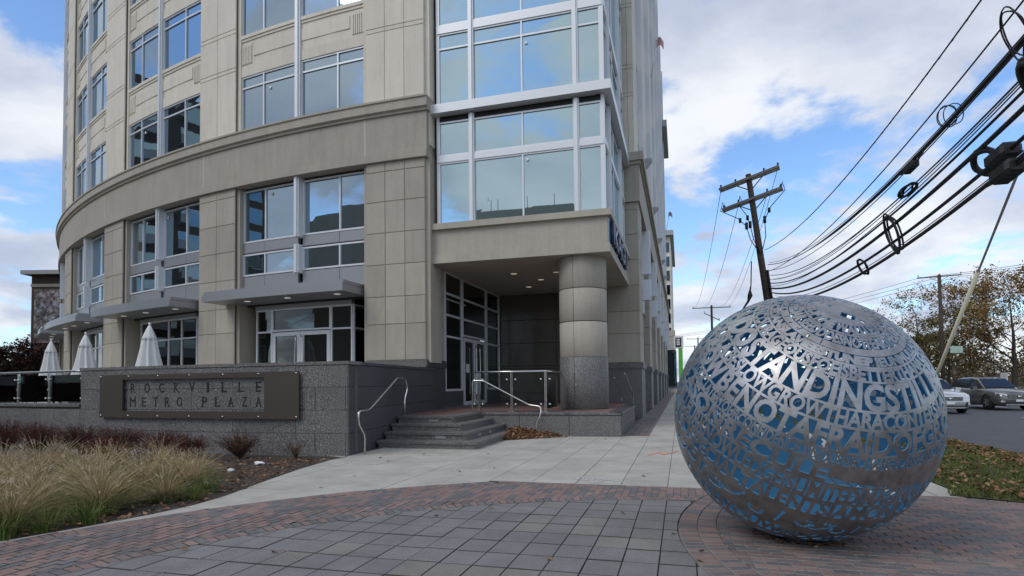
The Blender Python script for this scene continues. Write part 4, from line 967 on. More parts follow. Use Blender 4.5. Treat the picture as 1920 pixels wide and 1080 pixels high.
def around(body_visible, lo0, lo1, filler):
    """visible words at their place, the rest of the ring filled with running text"""
    segs = [(body_visible, lo0, lo1)]; cpd = len(body_visible) / (lo1 - lo0); rest = 360 - (lo1 - lo0) - 1.5; n = max(3, int(rest * cpd)); f = (filler * 12)[:n].strip() or 'A'
    segs.append((f, lo1 + .8, lo1 + .8 + rest)); return segs
text_band(around('WALLLES', -8, 74, 'OFTHEWISE'), 74.4, 80.2, .045, 5)
text_band(around('SEEDDOESNOTFEARTHE', -46, 84, 'LIGHTINTHEDARKNESS'), 67.6, 73.2, .042, 4)
text_band(around('JEUNMULLAHS', 37, 112, 'PLACEDANSLAVIEESTUNE'), 59.7, 63.9, .045)
text_band(around('COURAGEOUSFOEISBETTERTHANA', -77, 88, 'COWARDLYFRIENDTHE'), 53.5, 58.8, .042)
text_band(around('STANDINGSTILL', -47.5, 80, 'BEAFRAIDONLYOF'), 41.7, 52.6, .034)
text_band(around('BESLOWGROWTHARACONTERS', -51, 76, 'LAVIEESTBELLEETNOUS'), 34.7, 41.0, .034)
text_band(around('BENOTAFRAIDOFGR', -42, 77, 'OWINGSLOWLYTHE'), 24.6, 34.0, .034)
text_band(around('LOGIC,LATERYOURCONFIDENCE,SINOUSNECHANGEONSPASNOTRE', -62, 78, 'FACONDEVIVREETDEPENSERLAVIE'), 18.9, 23.8, .028, 2.5)
text_band([('ASONRECULE', -63, 18.5), ('LAVIEETLEMONDEAVECNOUS', 75, 295)], 10.9, 18.2, .036)
text_band(around('LEURKNOWLEDGEISLIMITEDIMAGINATION', -54, 78, 'ENCIRCLESTHEWORLDAND'), 2.2, 10.2, .036)
text_band(around('NOSPECIALTALENTSIAMONLY', -56, 64, 'PASSIONATELYCURIOUS'), -6.8, 1.4, .036)
text_band(around('MANYOUWISDOM', -36, 42, 'GIVESLIGHTTOTHOSE'), -32, -22.4, .04)
for la, h in ((73.8, .45), (59.1, .45), (53.1, .45), (41.35, .5), (34.35, .5), (24.2, .5), (18.55, .45), (10.55, .45), (1.8, .5), (-7.1, .45), (-22.1, .4), (-32.3, .4)): solid_band(la - h, la + h, dl=.6 if h > .3 else .4, name='seam_ring')
def strokes_cut(strokes):
    def cut(la, lo):
        for pts, w_ in strokes:
            for (a0, b0), (a1, b1) in zip(pts[:-1], pts[1:]):
                if lo < min(b0, b1) - 4 or lo > max(b0, b1) + 4: continue
                k = cos(radians(la)); px, py = lo * k, la; x0, y0, x1, y1 = b0 * k, a0, b1 * k, a1; dx, dy = x1 - x0, y1 - y0; l2 = dx * dx + dy * dy or 1e-6
                u_ = max(0, min(1, ((px - x0) * dx + (py - y0) * dy) / l2))
                if hypot(px - x0 - u_ * dx, py - y0 - u_ * dy) < w_: return True
        return False
    return cut
def curl(la, lo, s, kind):
    k = {0: [(.8, -1.4), (-.2, -1.3), (-1, -.4), (-1, .8), (-.2, 1.5), (.5, 1.3)], 1: [(1.6, .2), (.2, 0), (-1.3, -.3)], 2: [(.3, -1.8), (-.5, -1), (-.7, 0), (-.3, 1.2), (.5, 1.7), (.7, 1.0), (.1, .8)], 3: [(1.2, 1.6), (.2, .8), (-.6, -.2), (-.7, -1.4), (0, -2.0)]}[kind]
    return [(la + a * s, lo + b * s) for a, b in k]
rs = random.Random(4); S1 = []; lo = -178; i = 0
while lo < 178:
    la = -14.5 + rs.uniform(-2.2, 2.2); S1.append((curl(la, lo, rs.uniform(1.9, 2.8), i % 4), .62))
    if rs.random() < .6: S1.append(([(la + 3.2, lo), (la + 3.2, lo + .5)], .6)); S1.append(([(la + 3.2, lo + 1.9), (la + 3.2, lo + 2.4)], .6))
    lo += rs.uniform(7, 11); i += 1
solid_band(-21.7, -7.5, cut=strokes_cut(S1), dl=.5, name='script_band')
S2 = []; lo = -178; i = 0
while lo < 178:
    S2.append((curl(65.8 + rs.uniform(-.4, .4), lo, rs.uniform(.6, .95), i % 4), .3)); lo += rs.uniform(7, 16) if lo < -2 or lo > 100 else 25; i += 1
solid_band(64.2, 67.3, cut=strokes_cut([s for s in S2 if not -2 < s[0][0][1] < 60]), dl=.4, name='script_band')
S3 = [([(11.4, 20), (14, 34), (11.6, 46)], .01)]
def wedge(la, lo): return 18.5 < lo < 44 and la < 13.6 - (lo - 18.5) * .09 and la > 11.0 and int(lo * 1.1 + la * 2) % 6 != 0
solid_band(11.0, 18.1, 18.8, 74.8, cut=wedge, dl=.6)
S4 = []; lo = -178
while lo < 178:
    S4.append(([(-36, lo), (-42, lo - 7)], .8)); 
    if rs.random() < .6: S4.append(([(-45, lo), (-50, lo - 6)], .7))
    lo += rs.uniform(9, 14)
solid_band(-90, -32.6, cut=strokes_cut(S4), dl=1.0, name='under_cap')
def hubcut(la, lo): q = SP(la, lo, 1); p = SP(86.7, 20.3, 1); d = q - p; return abs(d.dot(E1)) < .032 and abs(d.dot(E2)) < .05 or (81.5 < la < 83.2 and 60 < lo < 72) or (82 < la < 83.5 and -110 < lo < -95)
solid_band(79.9, 89.98, cut=hubcut, dl=.5, name='hub_cap')
# flange on the ground
q = MB(); nn = 40; q.loft([[(SC.x + r * cos(2 * pi * i / nn), SC.y + r * sin(2 * pi * i / nn), z) for i in range(nn)] for r, z in ((.30, .0), (.30, .018), (.26, .03))]); q.build('base_ring', M['dark_metal'], globe)
# ================================================================ PLANTS
def in_bed(x, y):
    if y > 9.85 or y < 2.2: return False
    for (a0, b0), (a1, b1) in zip(BED[:-1], BED[1:]):
        if b0 <= y <= b1: return x < a0 + (a1 - a0) * (y - b0) / (b1 - b0) - .03
    return x < -6.1
def blade(mb, base, dirv, h, w_, bend, mi=0, seg=3):
    d = Vector((dirv[0], dirv[1], 0)); side = Vector((-d.y, d.x, 0)) * w_; vs_ = []
    for i in range(seg + 1):
        t = i / seg; p = Vector(base) + d * (bend * t * t) + Vector((0, 0, h * (t - .32 * t * t * min(1.4, bend / h)))); k = (1 - t * .92)
        vs_ += [p - side * k, p + side * k]
    mb.add(vs_, [(2 * i, 2 * i + 1, 2 * i + 3, 2 * i + 2) for i in range(seg)], mi)
def grass_clump(seed, n=780, h=.55):
    r = random.Random(seed); st, gr, pl = MB(), MB(), MB()
    for i in range(n):
        a = r.uniform(0, 2 * pi); rad = r.uniform(0, .15); b = (rad * cos(a), rad * sin(a), 0); a2 = a + r.gauss(0, .5); hh = h * r.uniform(.55, 1.15)
        if r.random() < .52: blade(gr, b, (cos(a2), sin(a2)), hh * r.uniform(.4, .75), .0045, r.uniform(.12, .42), 0, 3)
        else: blade(st, b, (cos(a2), sin(a2)), hh * r.uniform(.6, 1.0), .0026, r.uniform(.06, .62) * (1 if r.random() < .7 else 1.3), 0, 4)
    for i in range(58):
        a = r.uniform(0, 2 * pi); hh = h * r.uniform(.85, 1.4); bd = r.uniform(.05, .6); d = Vector((cos(a), sin(a), 0))
        pts = [d * (bd * t * t) + Vector((0, 0, hh * (t - .25 * t * t * bd / hh))) for t in (0, .35, .65, .8)]
        st.tube(pts, .0018, 3, smooth=False, caps=False); tip = pts[-1]; dv = (pts[-1] - pts[-2]).normalized(); L_ = r.uniform(.07, .12)
        for k in range(16):
            q = tip + dv * (L_ * k / 16); e = Vector((r.gauss(0, 1), r.gauss(0, 1), r.gauss(0, .6) + .8)).normalized() * (.017 * (1 - abs(k / 16 - .4))); s_ = e.cross(dv).normalized() * .0022
            pl.add([q - s_, q + s_, q + e], [(0, 1, 2)])
    return st, gr, pl
clump_meshes = []
for sd_ in range(3):
    st, gr, pl = grass_clump(sd_ + 11); ms = []
    for nm, q, m_ in (('dry_blades', st, M['straw']), ('green_blades', gr, M['blade']), ('plumes', pl, M['plume'])):
        me = q.mesh(nm); me.materials.append(m_); ms.append((nm, me))
    clump_meshes.append(ms)
rc = random.Random(21)
spots = [(-6.25, 4.25, 1.0), (-6.75, 3.75, 1.05), (-6.05, 5.0, .95), (-6.7, 4.75, 1.1), (-7.3, 4.3, 1.1), (-5.95, 5.75, .85), (-6.5, 5.55, 1.05), (-7.2, 5.2, 1.1), (-7.9, 4.9, 1.1), (-6.25, 6.35, .98), (-6.85, 6.25, 1.1), (-7.6, 6.0, 1.1), (-8.5, 5.7, 1.1), (-7.3, 6.9, 1.0), (-8.2, 6.8, 1.05), (-9.2, 6.6, 1.1), (-9.9, 7.4, 1.05), (-8.9, 7.6, 1.0), (-6.4, 3.2, 1.0), (-7.4, 3.4, 1.0), (-6.45, 4.0, 1.0), (-7.0, 4.5, 1.1), (-6.35, 5.2, 1.0), (-6.9, 5.6, 1.1), (-8.0, 6.3, 1.1), (-8.0, 5.5, 1.1), (-6.6, 6.6, .9), (-9.0, 6.1, 1.1), (-10.4, 6.9, 1.1), (-7.0, 7.35, .9), (-7.75, 7.6, .95), (-8.5, 8.1, .9)]
for i, (x, y, s) in enumerate(spots):
    lab = 'clump of tan fountain grass with feathery plumes in the planting bed'
    r_ = thing('ornamental_grass', lab, 'grass', (x, y, -.01), 'fountain grass clumps in the bed')
    for nm, me in clump_meshes[i % 3]:
        o = bpy.data.objects.new(nm, me); col.objects.link(o); o.parent = r_
    r_.rotation_euler.z = rc.uniform(0, 6); r_.scale = (s * 1.1, s * 1.1, s * rc.uniform(.72, 1.0))
# strappy green edging leaves along the path
for i, (x, y, s) in enumerate([(-5.98, 3.95, 1), (-5.88, 4.28, .9), (-5.78, 4.62, .9), (-6.3, 3.7, 1), (-5.72, 5.9, .8), (-5.9, 6.35, .9)]):
    r = random.Random(i + 50); q = MB()
    for k in range(150):
        a = r.uniform(0, 2 * pi); rad = r.uniform(0, .16); blade(q, (rad * cos(a), rad * sin(a), 0), (cos(a + r.gauss(0, .4)), sin(a + r.gauss(0, .4))), r.uniform(.16, .34), .0055, r.uniform(.08, .28), 0, 3)
    o = q.build('lily_turf', M['blade']); o.location = (x, y, -.01); o.scale = (s,) * 3; tag(o, 'tuft of strappy green leaves edging the planting bed by the bricks', 'plant', 'green tufts along the bed edge')
def shrub(name, label, x, y, rx, h, n, m_, seed, group=None, gap=0):
    r = random.Random(seed); root = thing(name, label, 'shrub', (x, y, -.01), group); tw_ = MB(); lf = MB()
    for i in range(int(n / 26)):
        a = r.uniform(0, 2 * pi); e = r.uniform(.15, 1.0); d = Vector((cos(a) * rx * e, sin(a) * rx * e * .8, h * r.uniform(.55, 1.0) * sqrt(max(.05, 1 - .6 * e * e)))); pts = [Vector((0, 0, 0)), d * .5 + Vector((r.gauss(0, .03), r.gauss(0, .03), .05)), d]
        tw_.tube(pts, .006, 4, r1=.002, caps=False)
        for k in range(26):
            t = r.uniform(.3, 1.05); p = (pts[1] * 2 * t * (1 - t) + d * t * t) + Vector((r.gauss(0, 1), r.gauss(0, 1), r.gauss(0, 1))) * .035; v1 = Vector((r.gauss(0, 1), r.gauss(0, 1), r.gauss(0, 1))).normalized(); v2 = v1.cross(Vector((r.random(), r.random(), r.random()))).normalized(); s = r.uniform(.009, .017)
            lf.add([p - v1 * s, p + v2 * s * .6, p + v1 * s, p - v2 * s * .6], [(0, 1, 2, 3)])
    tw_.v = [(a + x, b + y, c) for a, b, c in tw_.v]; lf.v = [(a + x, b + y, c) for a, b, c in lf.v]
    tw_.build('stems', M['twig'], root); lf.build('foliage', m_, root); return root
for i, (s, o_, rx, h) in enumerate(((7.9, .75, .8, .74), (6.6, .7, .75, .70), (5.4, .75, .75, .66), (4.2, .75, .72, .66), (3.1, .8, .66, .60), (2.15, .75, .55, .52), (9.3, .8, .8, .70), (1.45, .95, .5, .46), (2.7, 1.5, .5, .42))):
    p = A(s, OT + o_, 0); shrub('barberry_shrub', 'low dark red barberry shrub along the foot of the granite wall', p.x, p.y, rx, h, 5200, M['barberry'], 70 + i, 'red barberries along the wall')
p = A(.62, OT + .7, 0); shrub('dry_shrub', 'rounded brownish red shrub below the right end of the sign plate', p.x, p.y, .50, .56, 3000, M['barberry_dry'], 91)
p = A(-.32, OT + .5, 0); shrub('sparse_shrub', 'sparse twiggy shrub holding brown leaves beside the wall corner', p.x, p.y, .32, .36, 460, M['barberry_dry'], 92)
p = A(1.25, OT + 1.6, 0); shrub('small_shrub', 'small low dry shrub among fallen leaves in front of the rounded shrub', p.x, p.y, .30, .26, 900, M['barberry_dry'], 93)
def leaf(mb, x, y, z, s, r, flat=.35):
    a = r.uniform(0, 2 * pi); n = Vector((r.gauss(0, flat), r.gauss(0, flat), 1)).normalized(); u_ = Vector((cos(a), sin(a), 0)); u_ = (u_ - n * u_.dot(n)).normalized(); v_ = n.cross(u_); c = Vector((x, y, z)); k = r.uniform(.1, .5) * s
    mb.add([c - u_ * s, c + v_ * s * .45 + n * k * .5, c + u_ * s * .9 + n * k * .2, c - v_ * s * .5 + n * k], [(0, 1, 2, 3)])
def litter(name, label_kind, pts, s0, s1, seed, zf=lambda x, y: .004, flat=.35):
    r = random.Random(seed); mb = MB()
    for x, y in pts: leaf(mb, x, y, zf(x, y) + r.uniform(0, .015), r.uniform(s0, s1), r, flat)
    o = mb.build(name, M['litter']); return tag(o, kind='stuff') if label_kind is None else tag(o, *label_kind)
r = random.Random(31); pts = []
while len(pts) < 1500:
    x, y = r.uniform(-9.5, -5.4), r.uniform(4.0, 9.6)
    if in_bed(x, y) and (x > -7.8 or r.random() < .3): pts.append((x, y))
litter('bed_leaf_litter', None, pts, .022, .05, 1)
tag(bpy.data.objects['bed_leaf_litter'], 'brown fallen leaves scattered over the planting bed soil', 'leaf litter')
# pile in the corner by the steps
pts = []; 
while len(pts) < 1500:
    x, y = r.uniform(-4.15, -2.75), r.uniform(13.35, 14.84); f = (x + 4.15) / 1.4
    if y > 13.5 + f * 1.1 and r.random() < 1.15 - f: pts.append((x, y))
zp = lambda x, y: max(0, .24 * (1 - (x + 4.1) / 1.45) * min(1, (y - 13.35 - (x + 4.15) * .75) / .7)) * r.uniform(.3, 1)
litter('leaf_pile', ('heap of brown fallen leaves in the corner beside the granite steps', 'leaf pile', None, 'stuff'), pts, .03, .06, 2, zp, .6)
# single leaves on the paving
for x, y in ((-5.02, 9.55), (-4.8, 10.6), (-5.35, 9.9), (-4.7, 7.9), (-2.9, 9.1), (-.55, 8.7), (-1.3, 13.9), (-1.75, 14.1), (-.6, 6.2), (-2.45, 5.7), (.12, 5.0), (.1, 4.72), (-3.2, 4.15), (-4.0, 4.05), (1.95, 5.5), (-.1, 5.5), (-2.0, 6.15), (-3.6, 10.9), (-1.0, 4.5), (-3.3, 8.6), (-4.6, 6.9), (.55, 12.3)):
    mb = MB(); leaf(mb, x, y, .008, .045, r, .25); o = mb.build('fallen_leaf', M['litter']); tag(o, 'single curled brown leaf lying on the paving', 'leaf', 'stray leaves on the paving')
# lawn blades and leaves
r = random.Random(41); mb = MB(); pts = []
def lawn_z(x): return .012 - max(0, (x - 4.6)) * .07
while len(pts) < 52000:
    x = r.uniform(2.95, 6.05); y = 7.0 + 26 * r.random() ** 2.2
    if LN.x * x + LN.y * y < LD + .02 or x < 3.08 and y > 8.2: continue
    pts.append((x, y))
for x, y in pts:
    a = r.uniform(0, 6.28); h = r.uniform(.025, .055); w_ = .004 + y * .0004; z = lawn_z(x)
    mb.add([(x - w_ * cos(a), y - w_ * sin(a), z), (x + w_ * cos(a), y + w_ * sin(a), z), (x + r.gauss(0, .02), y + r.gauss(0, .02), z + h)], [(0, 1, 2)])
tag(mb.build('lawn_grass', M['turf']), 'short green lawn grass between the sidewalk and the road', 'grass', kind='stuff')
pts = []
while len(pts) < 4200:
    x = r.uniform(3.1, 6.0); y = 7.2 + 24 * r.random() ** 1.8
    if LN.x * x + LN.y * y < LD + .05: continue
    if r.random() < .25 + .75 * (x > 4.9) + .5 * (abs(x + y * .2 - 5.4) < .35): pts.append((x, y))
litter('lawn_leaves', ('brown fallen leaves scattered over the lawn strip by the road', 'leaf litter', None, 'stuff'), pts, .03, .055, 5, lambda x, y: lawn_z(x) + .03)
pts = [(SC.x + .34 * cos(a) * r.uniform(.9, 1.15), SC.y + .34 * sin(a) * r.uniform(.9, 1.15)) for a in [r.uniform(0, 6.28) for _ in range(160)]]
litter('globe_foot_leaves', ('dead leaves gathered round the foot of the steel globe', 'leaf litter', None, 'stuff'), pts, .012, .03, 6)
q = MB(); q.tube([(4.42, 8.86, 0), (4.42, 8.86, .16)], .07, 14); q.tube([(4.42, 8.86, .16), (4.42, 8.86, .175)], .078, 14); tag(q.build('utility_marker', M['white']), 'short white pipe stub standing in the lawn by the road', 'pipe stub')

# ================================================================ TREES
def tree(name, label, x, y, z, H, spread, m_, seed, leaves, group=None, lsize=.11, dens=1.0, trunk=.17, low=.28, cat='tree'):
    r = random.Random(seed); wood = MB(); lf = MB(); root = thing(name, label, cat, (x, y, z), group); tips = []
    def limb(p, d, L_, rad, depth):
        n = 4; pts = [p]; q = p.copy(); dd = d.copy()
        for i in range(n):
            dd = (dd + Vector((r.gauss(0, .13), r.gauss(0, .13), r.gauss(.04, .08)))).normalized(); q = q + dd * (L_ / n); pts.append(q.copy())
        wood.tube(pts, rad, 6 if depth < 2 else 4, r1=rad * .45, caps=False)
        if depth >= 2:
            for t in pts[1:]: tips.append((t, L_))
        if depth < 4:
            for i in range(5 if depth < 2 else 4):
                k = r.uniform(.3, 1.0); s_ = pts[min(n, int(k * n) + (1 if depth else 0))]; a = r.uniform(0, 2 * pi); side = Vector((cos(a), sin(a), r.uniform(-.05, .55)))
                limb(s_.copy(), (dd * .55 + side * .85).normalized(), L_ * r.uniform(.48, .68), rad * .45, depth + 1)
    tp = [Vector((x, y, z))]
    nT = 9; lean = Vector((r.gauss(0, .03), r.gauss(0, .03), 0))
    for i in range(1, nT + 1): tp.append(Vector((x, y, z + H * .92 * i / nT)) + lean * (H * i / nT) + Vector((r.gauss(0, .05), r.gauss(0, .05), 0)))
    wood.tube(tp, trunk, 8, r1=trunk * .12, caps=False)
    nb = 17
    for i in range(nb):
        t = low + (.96 - low) * i / (nb - 1); p = tp[int(t * nT)].lerp(tp[min(nT, int(t * nT) + 1)], t * nT - int(t * nT)); a = i * 2.4 + r.uniform(-.4, .4)
        prof = sin(pi * min(1, (1 - t) * .78 + .16)) ; limb(p, Vector((cos(a), sin(a), .25 + .55 * t)).normalized(), spread * (.35 + .75 * prof) * .62, trunk * .35 * (1.1 - t), 1)
    for k in range(leaves):
        t, L_ = r.choice(tips); p = t + Vector((r.gauss(0, .22), r.gauss(0, .22), r.gauss(0, .18))) * (spread * .16); v1 = Vector((r.gauss(0, 1), r.gauss(0, 1), r.gauss(0, 1))).normalized(); v2 = v1.cross(Vector((r.random() - .5, r.random() - .5, r.random() + .1))).normalized(); s = lsize * r.uniform(.5, 1.1)
        lf.add([p - v1 * s, p + v2 * s * .6, p + v1 * s, p - v2 * s * .6], [(0, 1, 2, 3)])
    wood.build('trunk', M['bark'], root); lf.build('crown', m_, root); return root
M['leaf_orange'] = leafmat('autumn_orange_leaves', [(.28, .15, .045), (.34, .20, .065), (.19, .11, .04), (.38, .26, .10), (.22, .19, .06)])
M['leaf_olive'] = leafmat('autumn_olive_leaves', [(.22, .18, .055), (.28, .22, .07), (.15, .13, .04), (.32, .23, .08)])
M['leaf_yellow'] = leafmat('autumn_yellow_leaves', [(.16, .13, .02), (.22, .17, .03), (.10, .10, .02), (.12, .09, .03)])
M['leaf_maroon'] = leafmat('maroon_leaves', [(.045, .018, .014), (.07, .026, .02), (.03, .014, .012), (.10, .05, .03)])
tree('pin_oak', 'broad oak with rusty orange autumn leaves across the road behind the grey SUV', 33.5, 74, -.14, 10.2, 7.2, M['leaf_orange'], 3, 17000, lsize=.15, trunk=.30, low=.16)
tree('pin_oak', 'tall half bare tree rising beside the far timber utility pole', 25.3, 75, -.14, 9.6, 5.0, M['leaf_olive'], 9, 3600, lsize=.13, trunk=.2, low=.2)
tree('pin_oak', 'rounded olive brown tree between the far utility pole and the broad oak', 29.0, 78, -.14, 7.6, 4.4, M['leaf_olive'], 14, 8000, lsize=.13, trunk=.18, low=.22)
tree('pin_oak', 'small yellow green tree low at the foot of the far utility pole', 28.2, 84, -.14, 5.6, 3.2, M['leaf_yellow'], 15, 9000, lsize=.14, trunk=.14, low=.15)
tree('pin_oak', 'large tan autumn tree at the far right beyond the broad oak', 44, 80, -.14, 9.5, 7, M['leaf_orange'], 17, 14000, lsize=.16, trunk=.28, low=.15)
tree('dark_tree', 'dark maroon leaved tree in front of the brown building beyond the terrace', -61.5, 41.5, -.4, 4.0, 4.4, M['leaf_maroon'], 19, 6000, lsize=.17, trunk=.2, low=.15)
tree('dark_tree', 'smaller dark maroon leaved tree farther from the brown building', -66, 43.5, -.4, 3.2, 3.0, M['leaf_maroon'], 23, 4500, lsize=.14, trunk=.14, low=.12)
# far wood: reads as one brown mass
r = random.Random(77); tk = MB(); lf = MB()
for i in range(300):
    x, y = r.uniform(24, 110), r.uniform(92, 135)
    if i > 210:
        d_ = r.uniform(72, 100); l_ = (r.uniform(-220, 110) - 960) / F_PX * d_; x, y = fw.x * d_ + rt.x * l_, fw.y * d_ + rt.y * l_
    elif x / y < .21: continue
    h = r.uniform(3.5, 7.0); tk.tube([(x, y, -.3), (x + r.gauss(0, .3), y, h)], r.uniform(.06, .15), 4, r1=.02, caps=False)
    for k in range(6):
        z = h * r.uniform(.35, .95); a = r.uniform(0, 6.28); tk.tube([(x, y, z), (x + 1.5 * cos(a), y + 1.5 * sin(a), z + r.uniform(.6, 1.6))], .04, 3, r1=.01, caps=False)
    for k in range(190):
        low_ = r.random() < .55; p = Vector((x + r.gauss(0, 1.6), y + r.gauss(0, 1.6), abs(r.gauss(0, 1.1)) if low_ else h * r.uniform(.3, .95))); v1 = Vector((r.gauss(0, 1), r.gauss(0, 1), r.gauss(0, 1))).normalized(); v2 = v1.orthogonal(); s = r.uniform(.12, .30)
        lf.add([p - v1 * s, p + v2 * s * .6, p + v1 * s, p - v2 * s * .6], [(0, 1, 2, 3)])
M['wood_leaf'] = leafmat('far_wood_leaves', [(.09, .062, .034), (.13, .09, .045), (.07, .068, .028), (.15, .105, .058)])
tag(tk.build('far_wood_trunks', M['bark']), 'bare grey trunks of the far wood across the road', 'woodland', kind='stuff'); tag(lf.build('far_wood', M['wood_leaf']), 'brown autumn undergrowth of the far wood across the road', 'woodland', kind='stuff')
# scraps of rubbish caught in the bed
for i, (x, y, s, lab) in enumerate(((-7.05, 8.75, .09, 'crumpled pale blue wrapper on the soil by the rounded shrub'), (-6.9, 7.9, .06, 'small white paper scrap among the fallen leaves in the bed'), (-6.35, 6.75, .08, 'crumpled white paper caught beside the last grass clump'))):
    rr = random.Random(i); q = MB(); ring_ = lambda z, k: [(x + s * k * (1 + rr.uniform(-.35, .35)) * cos(a), y + s * .7 * k * (1 + rr.uniform(-.35, .35)) * sin(a), z + rr.uniform(-.008, .008)) for a in [j * pi / 5 for j in range(10)]]
    q.loft([ring_(.006, .8), ring_(.03, 1.0), ring_(.05, .5)], smooth=False); tag(q.build('paper_scrap', M['white']), lab, 'litter')
# ================================================================ POLES, WIRES, VEHICLES, FAR BUILDINGS
def cable_pts(a, b, sag, n=24):
    a = Vector(a); b = Vector(b); return [a.lerp(b, i / n) - Vector((0, 0, 4 * sag * (i / n) * (1 - i / n))) for i in range(n + 1)]
def crossarm(mb, c, half, dv, w_=.10, h_=.12): mb.beam(c - dv * half, c + dv * half, w_, h_)
def utility_pole(label, base, top, rad, arms, name='utility_pole', group=None, brace=True):
    root = thing(name, label, 'utility pole', tuple(base), group); base = Vector(base); top = Vector(top)
    mb = MB(); mb.tube([base - Vector((0, 0, .3)), base.lerp(top, .5), top], rad, 12, r1=rad * .72); mb.build('pole', M['wood_pole'], root)
    for dz, half, dv, dbl in arms:
        ax = (top - base).normalized(); c = top - ax * dz; dv = Vector(dv).normalized(); side = ax.cross(dv).normalized(); mb = MB()
        for sgn in ((-1, 1) if dbl else (1,)): crossarm(mb, c + side * (sgn * (rad * .8 + .05)), half, dv)
        ao = mb.build('crossarm', M['wood_grey'], root)
        if brace:
            mb = MB()
            for sgn in (-1, 1): mb.beam(c + dv * (sgn * half * .45) + side * (rad + .1), c - ax * .55 + side * (rad + .02), .03, .05)
            mb.build('brace', M['wood_grey'], ao)
        for t in ((-.95, -.45, .5, .95) if dbl else (-.95, .0, .95)):
            mb = MB(); p = c + dv * (half * t) + Vector((0, 0, .07)); mb.tube([p, p + Vector((0, 0, .05)), p + Vector((0, 0, .10)), p + Vector((0, 0, .16)), p + Vector((0, 0, .2))], [.025, .06, .035, .055, .03], 10); mb.build('insulator', M['dark_metal'], ao)
    return root
PB = Vector((4.9, 32.4, -.05)); PT = Vector((3.55, 32.6, 12.0)); pax = (PT - PB).normalized()
AD = Vector((.97, -.22, .24)).normalized()
np_ = utility_pole('leaning timber utility pole with two double crossarms behind the globe', PB, PT, .19, [(.25, 1.5, AD, True), (1.35, 1.5, AD, True)])
# riser conduits, cutouts and jumpers on the pole
mb = MB(); mb.tube([PB.lerp(PT, t) + Vector((.20, -.12, 0)) for t in (0, .3, .58)], .06, 8); mb.tube([PB.lerp(PT, t) + Vector((-.16, -.14, 0)) for t in (.0, .3, .5, .7)], .028, 6); mb.build('riser_conduit', M['dark_metal'], np_)
mb = MB(); 
for t, dx in ((-.9, -1), (-.35, -.6), (.9, 1)):
    p = PT - pax * 1.35 + AD * (1.5 * t) + Vector((0, 0, .15)); q = PT - pax * 2.6 + AD * (.45 * dx); e = PT - pax * 4.2 + Vector((.05 * dx, -.2, 0))
    mb.tube([p, p + Vector((.12 * dx, 0, .25)), p + Vector((.25 * dx, 0, -.2)), p.lerp(q, .6), q, q.lerp(e, .5) + Vector((.12 * dx, 0, 0)), e], .022, 5)
    mb.tube([q + Vector((0, 0, .2)), q - Vector((0, 0, .15))], .075, 8); mb.tube([p.lerp(q, .7) + Vector((0, 0, .12)), p.lerp(q, .7) - Vector((0, 0, .12))], .07, 8)
mb.build('jumper_cables', M['black'], np_)
mb = MB(); c = PB.lerp(PT, .52) + Vector((-.75, -.3, -.55)); mb.tube([PB.lerp(PT, .62) + Vector((-.5, -.2, .0)), c + Vector((.05, 0, .5)), c + Vector((0, 0, .25)), c, c - Vector((.1, 0, .3)), c - Vector((.5, 0, .9))], [.03, .03, .05, .13, .06, .03], 8); mb.build('cable_splice', M['black'], np_)
QB = Vector((5.0, 4.0, 0)); QT = Vector((5.0, 4.0, 12.0))
utility_pole('near timber utility pole that carries the thick cable bundle', QB, QT, .18, [(.3, 1.4, (1, 0, 0), True)])
P2 = [(4.3, 88), (4.1, 152), (4.0, 185)]
for i, (x, y) in enumerate(P2): utility_pole(['dark utility pole with one crossarm down the street', 'small far utility pole beyond the second crossarm pole', 'farthest tiny utility pole along the street'][i], (x, y, -.2), (x, y, 12.0), .2, [(.3, 2.6, (1, .05, 0), False)] + ([(1.6, 1.2, (.8, -.2, -.45), False)] if i == 0 else []), brace=False, group=None)
FPB = Vector((25.9, 71.0, -.14)); utility_pole('timber utility pole with a single crossarm among the trees across the road', FPB, FPB + Vector((0, 0, 12.2)), .22, [(.15, 1.9, (1, -.25, 0), False)])
sp = MB(); c = FPB + Vector((1.2, -.2, 4.4)); sp.box(c.x - .55, c.x + .55, c.y - .02, c.y + .02, c.z - .35, c.z + .35); M['street_green'] = mat('street_sign', (.45, .60, .50), .5); sn = sp.build('street_sign', M['street_green']); tag(sn, 'pale green street name sign beside the far timber pole', 'sign')
sp = MB(); sp.tube([FPB + Vector((.1, -.25, 4.4)), c + Vector((-.5, 0, 0))], .04, 6); sp.build('bracket', M['dark_metal'], sn)
# overhead conductors from the leaning pole to the next poles
for i, (t, dz) in enumerate(((-.95, .4), (-.45, 1.5), (.5, 1.5), (.95, .4))):
    mb = MB(); a = PT - pax * (.25 if dz < 1 else 1.35) + AD * (1.5 * t); b = Vector((4.3 + 2.4 * t, 88, 11.8)); mb.tube(cable_pts(a, b, 1.4), .014, 5); tag(mb.build('overhead_wire', M['black']), 'thin overhead wire running from the leaning pole down the street', 'wire', 'power lines beyond the leaning pole')
for i, (x, z) in enumerate(((-1.7, 12.0), (.2, 12.0), (1.7, 11.9))):
    mb = MB(); mb.tube(cable_pts(FPB + Vector((x, 0, z)), FPB + Vector((x - 30, 70, z - .3)), 1.0), .02, 4); mb.tube(cable_pts(FPB + Vector((x, 0, z)), FPB + Vector((x + 26, -60, z + .5)), 1.6), .02, 4); tag(mb.build('overhead_wire', M['black']), 'thin wire carried by the far timber pole across the road', 'wire', 'power lines across the road')
